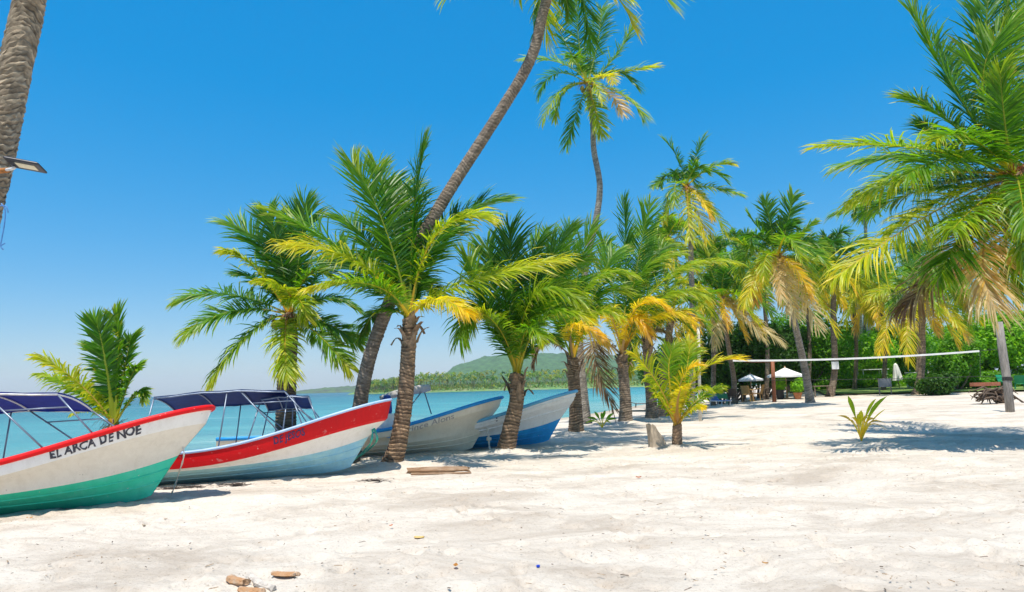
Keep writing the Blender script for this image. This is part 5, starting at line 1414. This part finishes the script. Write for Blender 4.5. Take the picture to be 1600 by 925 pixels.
slab('log', 'thin stripped branch lying against the front of the split log', (642, 742), (736, 740), 0.035, LOG, 0.8, 12, bend=1.2)
ORW = mat('orange_driftwood', (0.36, 0.19, 0.085), 0.85, 0.35, 8, 0.9, 35, c2=(0.55, 0.48, 0.38), amt=0.48)
slab('driftwood_piece', 'orange-brown chunk of driftwood, left one near the bottom edge', (360, 907), (384, 914), 0.062, ORW, 0.7, 3)
slab('driftwood_piece', 'pale bent driftwood stick lying across the bottom pieces', (392, 902), (428, 922), 0.045, mat('pale_driftwood', (0.55, 0.49, 0.42), 0.9, 0.3, 9, 0.8, 35), 0.7, 4)
slab('driftwood_piece', 'flat tan driftwood slab, right one near the bottom edge', (427, 899), (466, 900), 0.05, ORW, 0.5, 5, lift=0.7)
slab('driftwood_piece', 'reddish driftwood piece cut by the bottom edge', (374, 923), (412, 926), 0.05, ORW, 0.6, 6)
slab('wood_chip', 'small yellowish wood chip alone on the middle foreground sand', (648, 840), (662, 840), 0.03, mat('yellow_chip', (0.55, 0.38, 0.14), 0.85, 0.2, 9), 0.5, 7)
slab('wood_stick', 'thin pale stick in front of the sea-green boat', (205, 806), (226, 822), 0.022, OLDW, 0.7, 8)

def dry_leaf(label, px, py, s, c, seed):
    rng = np.random.default_rng(seed); p = gnd(px, py); th = rng.uniform(0, 3.1)
    V = []; 
    for i in range(6):
        t = i / 5; w = 0.3 * math.sin(math.pi * min(1, t * 0.95 + 0.03)); x = (t - 0.5)
        for q in (-1, 0, 1): V.append((s * (x * math.cos(th) - q * w * math.sin(th)), s * (x * math.sin(th) + q * w * math.cos(th)), 0.02 + s * (0.16 * abs(q) + 0.5 * x * x)))
    Q = [(i * 3 + j, i * 3 + j + 1, i * 3 + j + 4, i * 3 + j + 3) for i in range(5) for j in range(2)]
    o = link('dry_leaf', npmesh('dry_leaf', V, Q, None, [c] * 18, [LEAF]), None, p); tag(o, label, 'leaf')
dry_leaf('curled orange-brown leaf on the sand, centre bottom', 712, 888, 0.085, (0.42, 0.2, 0.06), 1)
dry_leaf('small reddish leaf on the sand left of the wood chip', 611, 824, 0.06, (0.40, 0.12, 0.05), 2)
dry_leaf('tiny orange leaf at the edge of the green boat shadow', 46, 812, 0.08, (0.55, 0.25, 0.03), 3)
dry_leaf('reddish-brown leaf right of centre on the sand', 998, 748, 0.10, (0.35, 0.1, 0.05), 4)
dry_leaf('small brown leaf in the right foreground', 1196, 884, 0.06, (0.35, 0.2, 0.09), 5)
mb = MB(); mb.lathe([(0.0, 0.016), (0.016, 0.016), (0.018, 0.012), (0.018, 0.0)], n=12)
tag(mb.build('bottle_cap', mat('blue_cap', (0.01, 0.05, 0.5), 0.4, 0.05, 5), None, gnd(841, 889) + Vector((0, 0, 0.02))), 'tiny blue bottle cap on the sand right of the curled leaf', 'bottle cap')

def seaweed(label, px, py, r, seed, n=120):
    rng = np.random.default_rng(seed); p = gnd(px, py); V = []; Q = []; C = []
    for i in range(n):
        q = np.array([rng.normal(0, r), rng.normal(0, r * 0.35), rng.uniform(0.0, 0.035)]); a = rng.uniform(0, 6.28); b = len(V)
        for k in range(4):
            w = 0.008; V += [q + [0, w, 0], q - [0, w, 0.004]]; C += [np.array((0.035, 0.026, 0.02)) * rng.uniform(0.5, 2)] * 2
            a += rng.normal(0, 0.6); q = q + np.array([math.cos(a), math.sin(a) * 0.6, rng.normal(0, 0.12)]) * 0.05; q[2] = max(0.005, q[2])
        for k in range(3): Q.append((b + 2 * k, b + 2 * k + 1, b + 2 * k + 3, b + 2 * k + 2))
    o = link('seaweed', npmesh('seaweed', V, Q, None, C, [FIBRE]), None, p); tag(o, label, 'seaweed', kind='stuff')
seaweed('dark seaweed strands on the sand below the white mooring rope', 262, 765, 0.16, 1)
seaweed('dark seaweed strands in front of the red boat', 300, 762, 0.14, 2, 80)
seaweed('dark seaweed strands under the red boat amidships', 366, 758, 0.14, 3, 90)
seaweed('seaweed strands beside the teal rope', 583, 752, 0.10, 4, 70)

def litter():
    rng = np.random.default_rng(12); V = []; Q = []; C = []
    for i in range(1500):
        x, y = rng.uniform(-8, 14), 5.2 + 20 * rng.uniform(0, 1) ** 1.5
        z = tz(x, y) + 0.03; a = rng.uniform(0, 3.14); l = rng.uniform(0.006, 0.022) * (2.4 if rng.uniform() < 0.12 else 1); w = rng.uniform(0.004, 0.008)
        d = np.array([math.cos(a), math.sin(a), rng.uniform(-0.1, 0.2)]); s = np.array([-math.sin(a), math.cos(a), 0]) * w; p = np.array([x, y, z]); b = len(V)
        up = np.array([0, 0, w])
        V += [p - d * l - s, p - d * l + s, p + d * l + s, p + d * l - s, p + up - d * l * 0.8, p + up + d * l * 0.8]
        Q += [(b, b + 3, b + 5, b + 4), (b + 1, b + 4, b + 5, b + 2)]
        c = np.array([(0.12, 0.09, 0.065), (0.28, 0.19, 0.11), (0.35, 0.26, 0.17), (0.2, 0.16, 0.13)])[rng.integers(4)]; C += [c] * 6
    o = link('beach_litter', npmesh('beach_litter', V, Q, None, C, [FIBRE])); tag(o, 'scattered twig and leaf crumbs on the sand', 'litter', kind='stuff')
litter()

# ------------------------------------------------------------------ sea air
def haze():
    m = bpy.data.materials.new('sea_haze'); m.use_nodes = True; N, L = m.node_tree.nodes, m.node_tree.links
    N.remove(N['Principled BSDF'])
    v = N.new('ShaderNodeVolumePrincipled'); v.inputs['Color'].default_value = (0.86, 0.92, 1.0, 1); v.inputs['Density'].default_value = 0.00014; v.inputs['Anisotropy'].default_value = 0.0
    L.new(v.outputs[0], N['Material Output'].inputs['Volume'])
    mb = MB(); mb.box((0, 2200, 64), (10400, 6000, 150))
    o = mb.build('haze', m); o['kind'] = 'stuff'; o['label'] = 'thin pale sea haze over the whole bay'; o['category'] = 'haze'
haze()
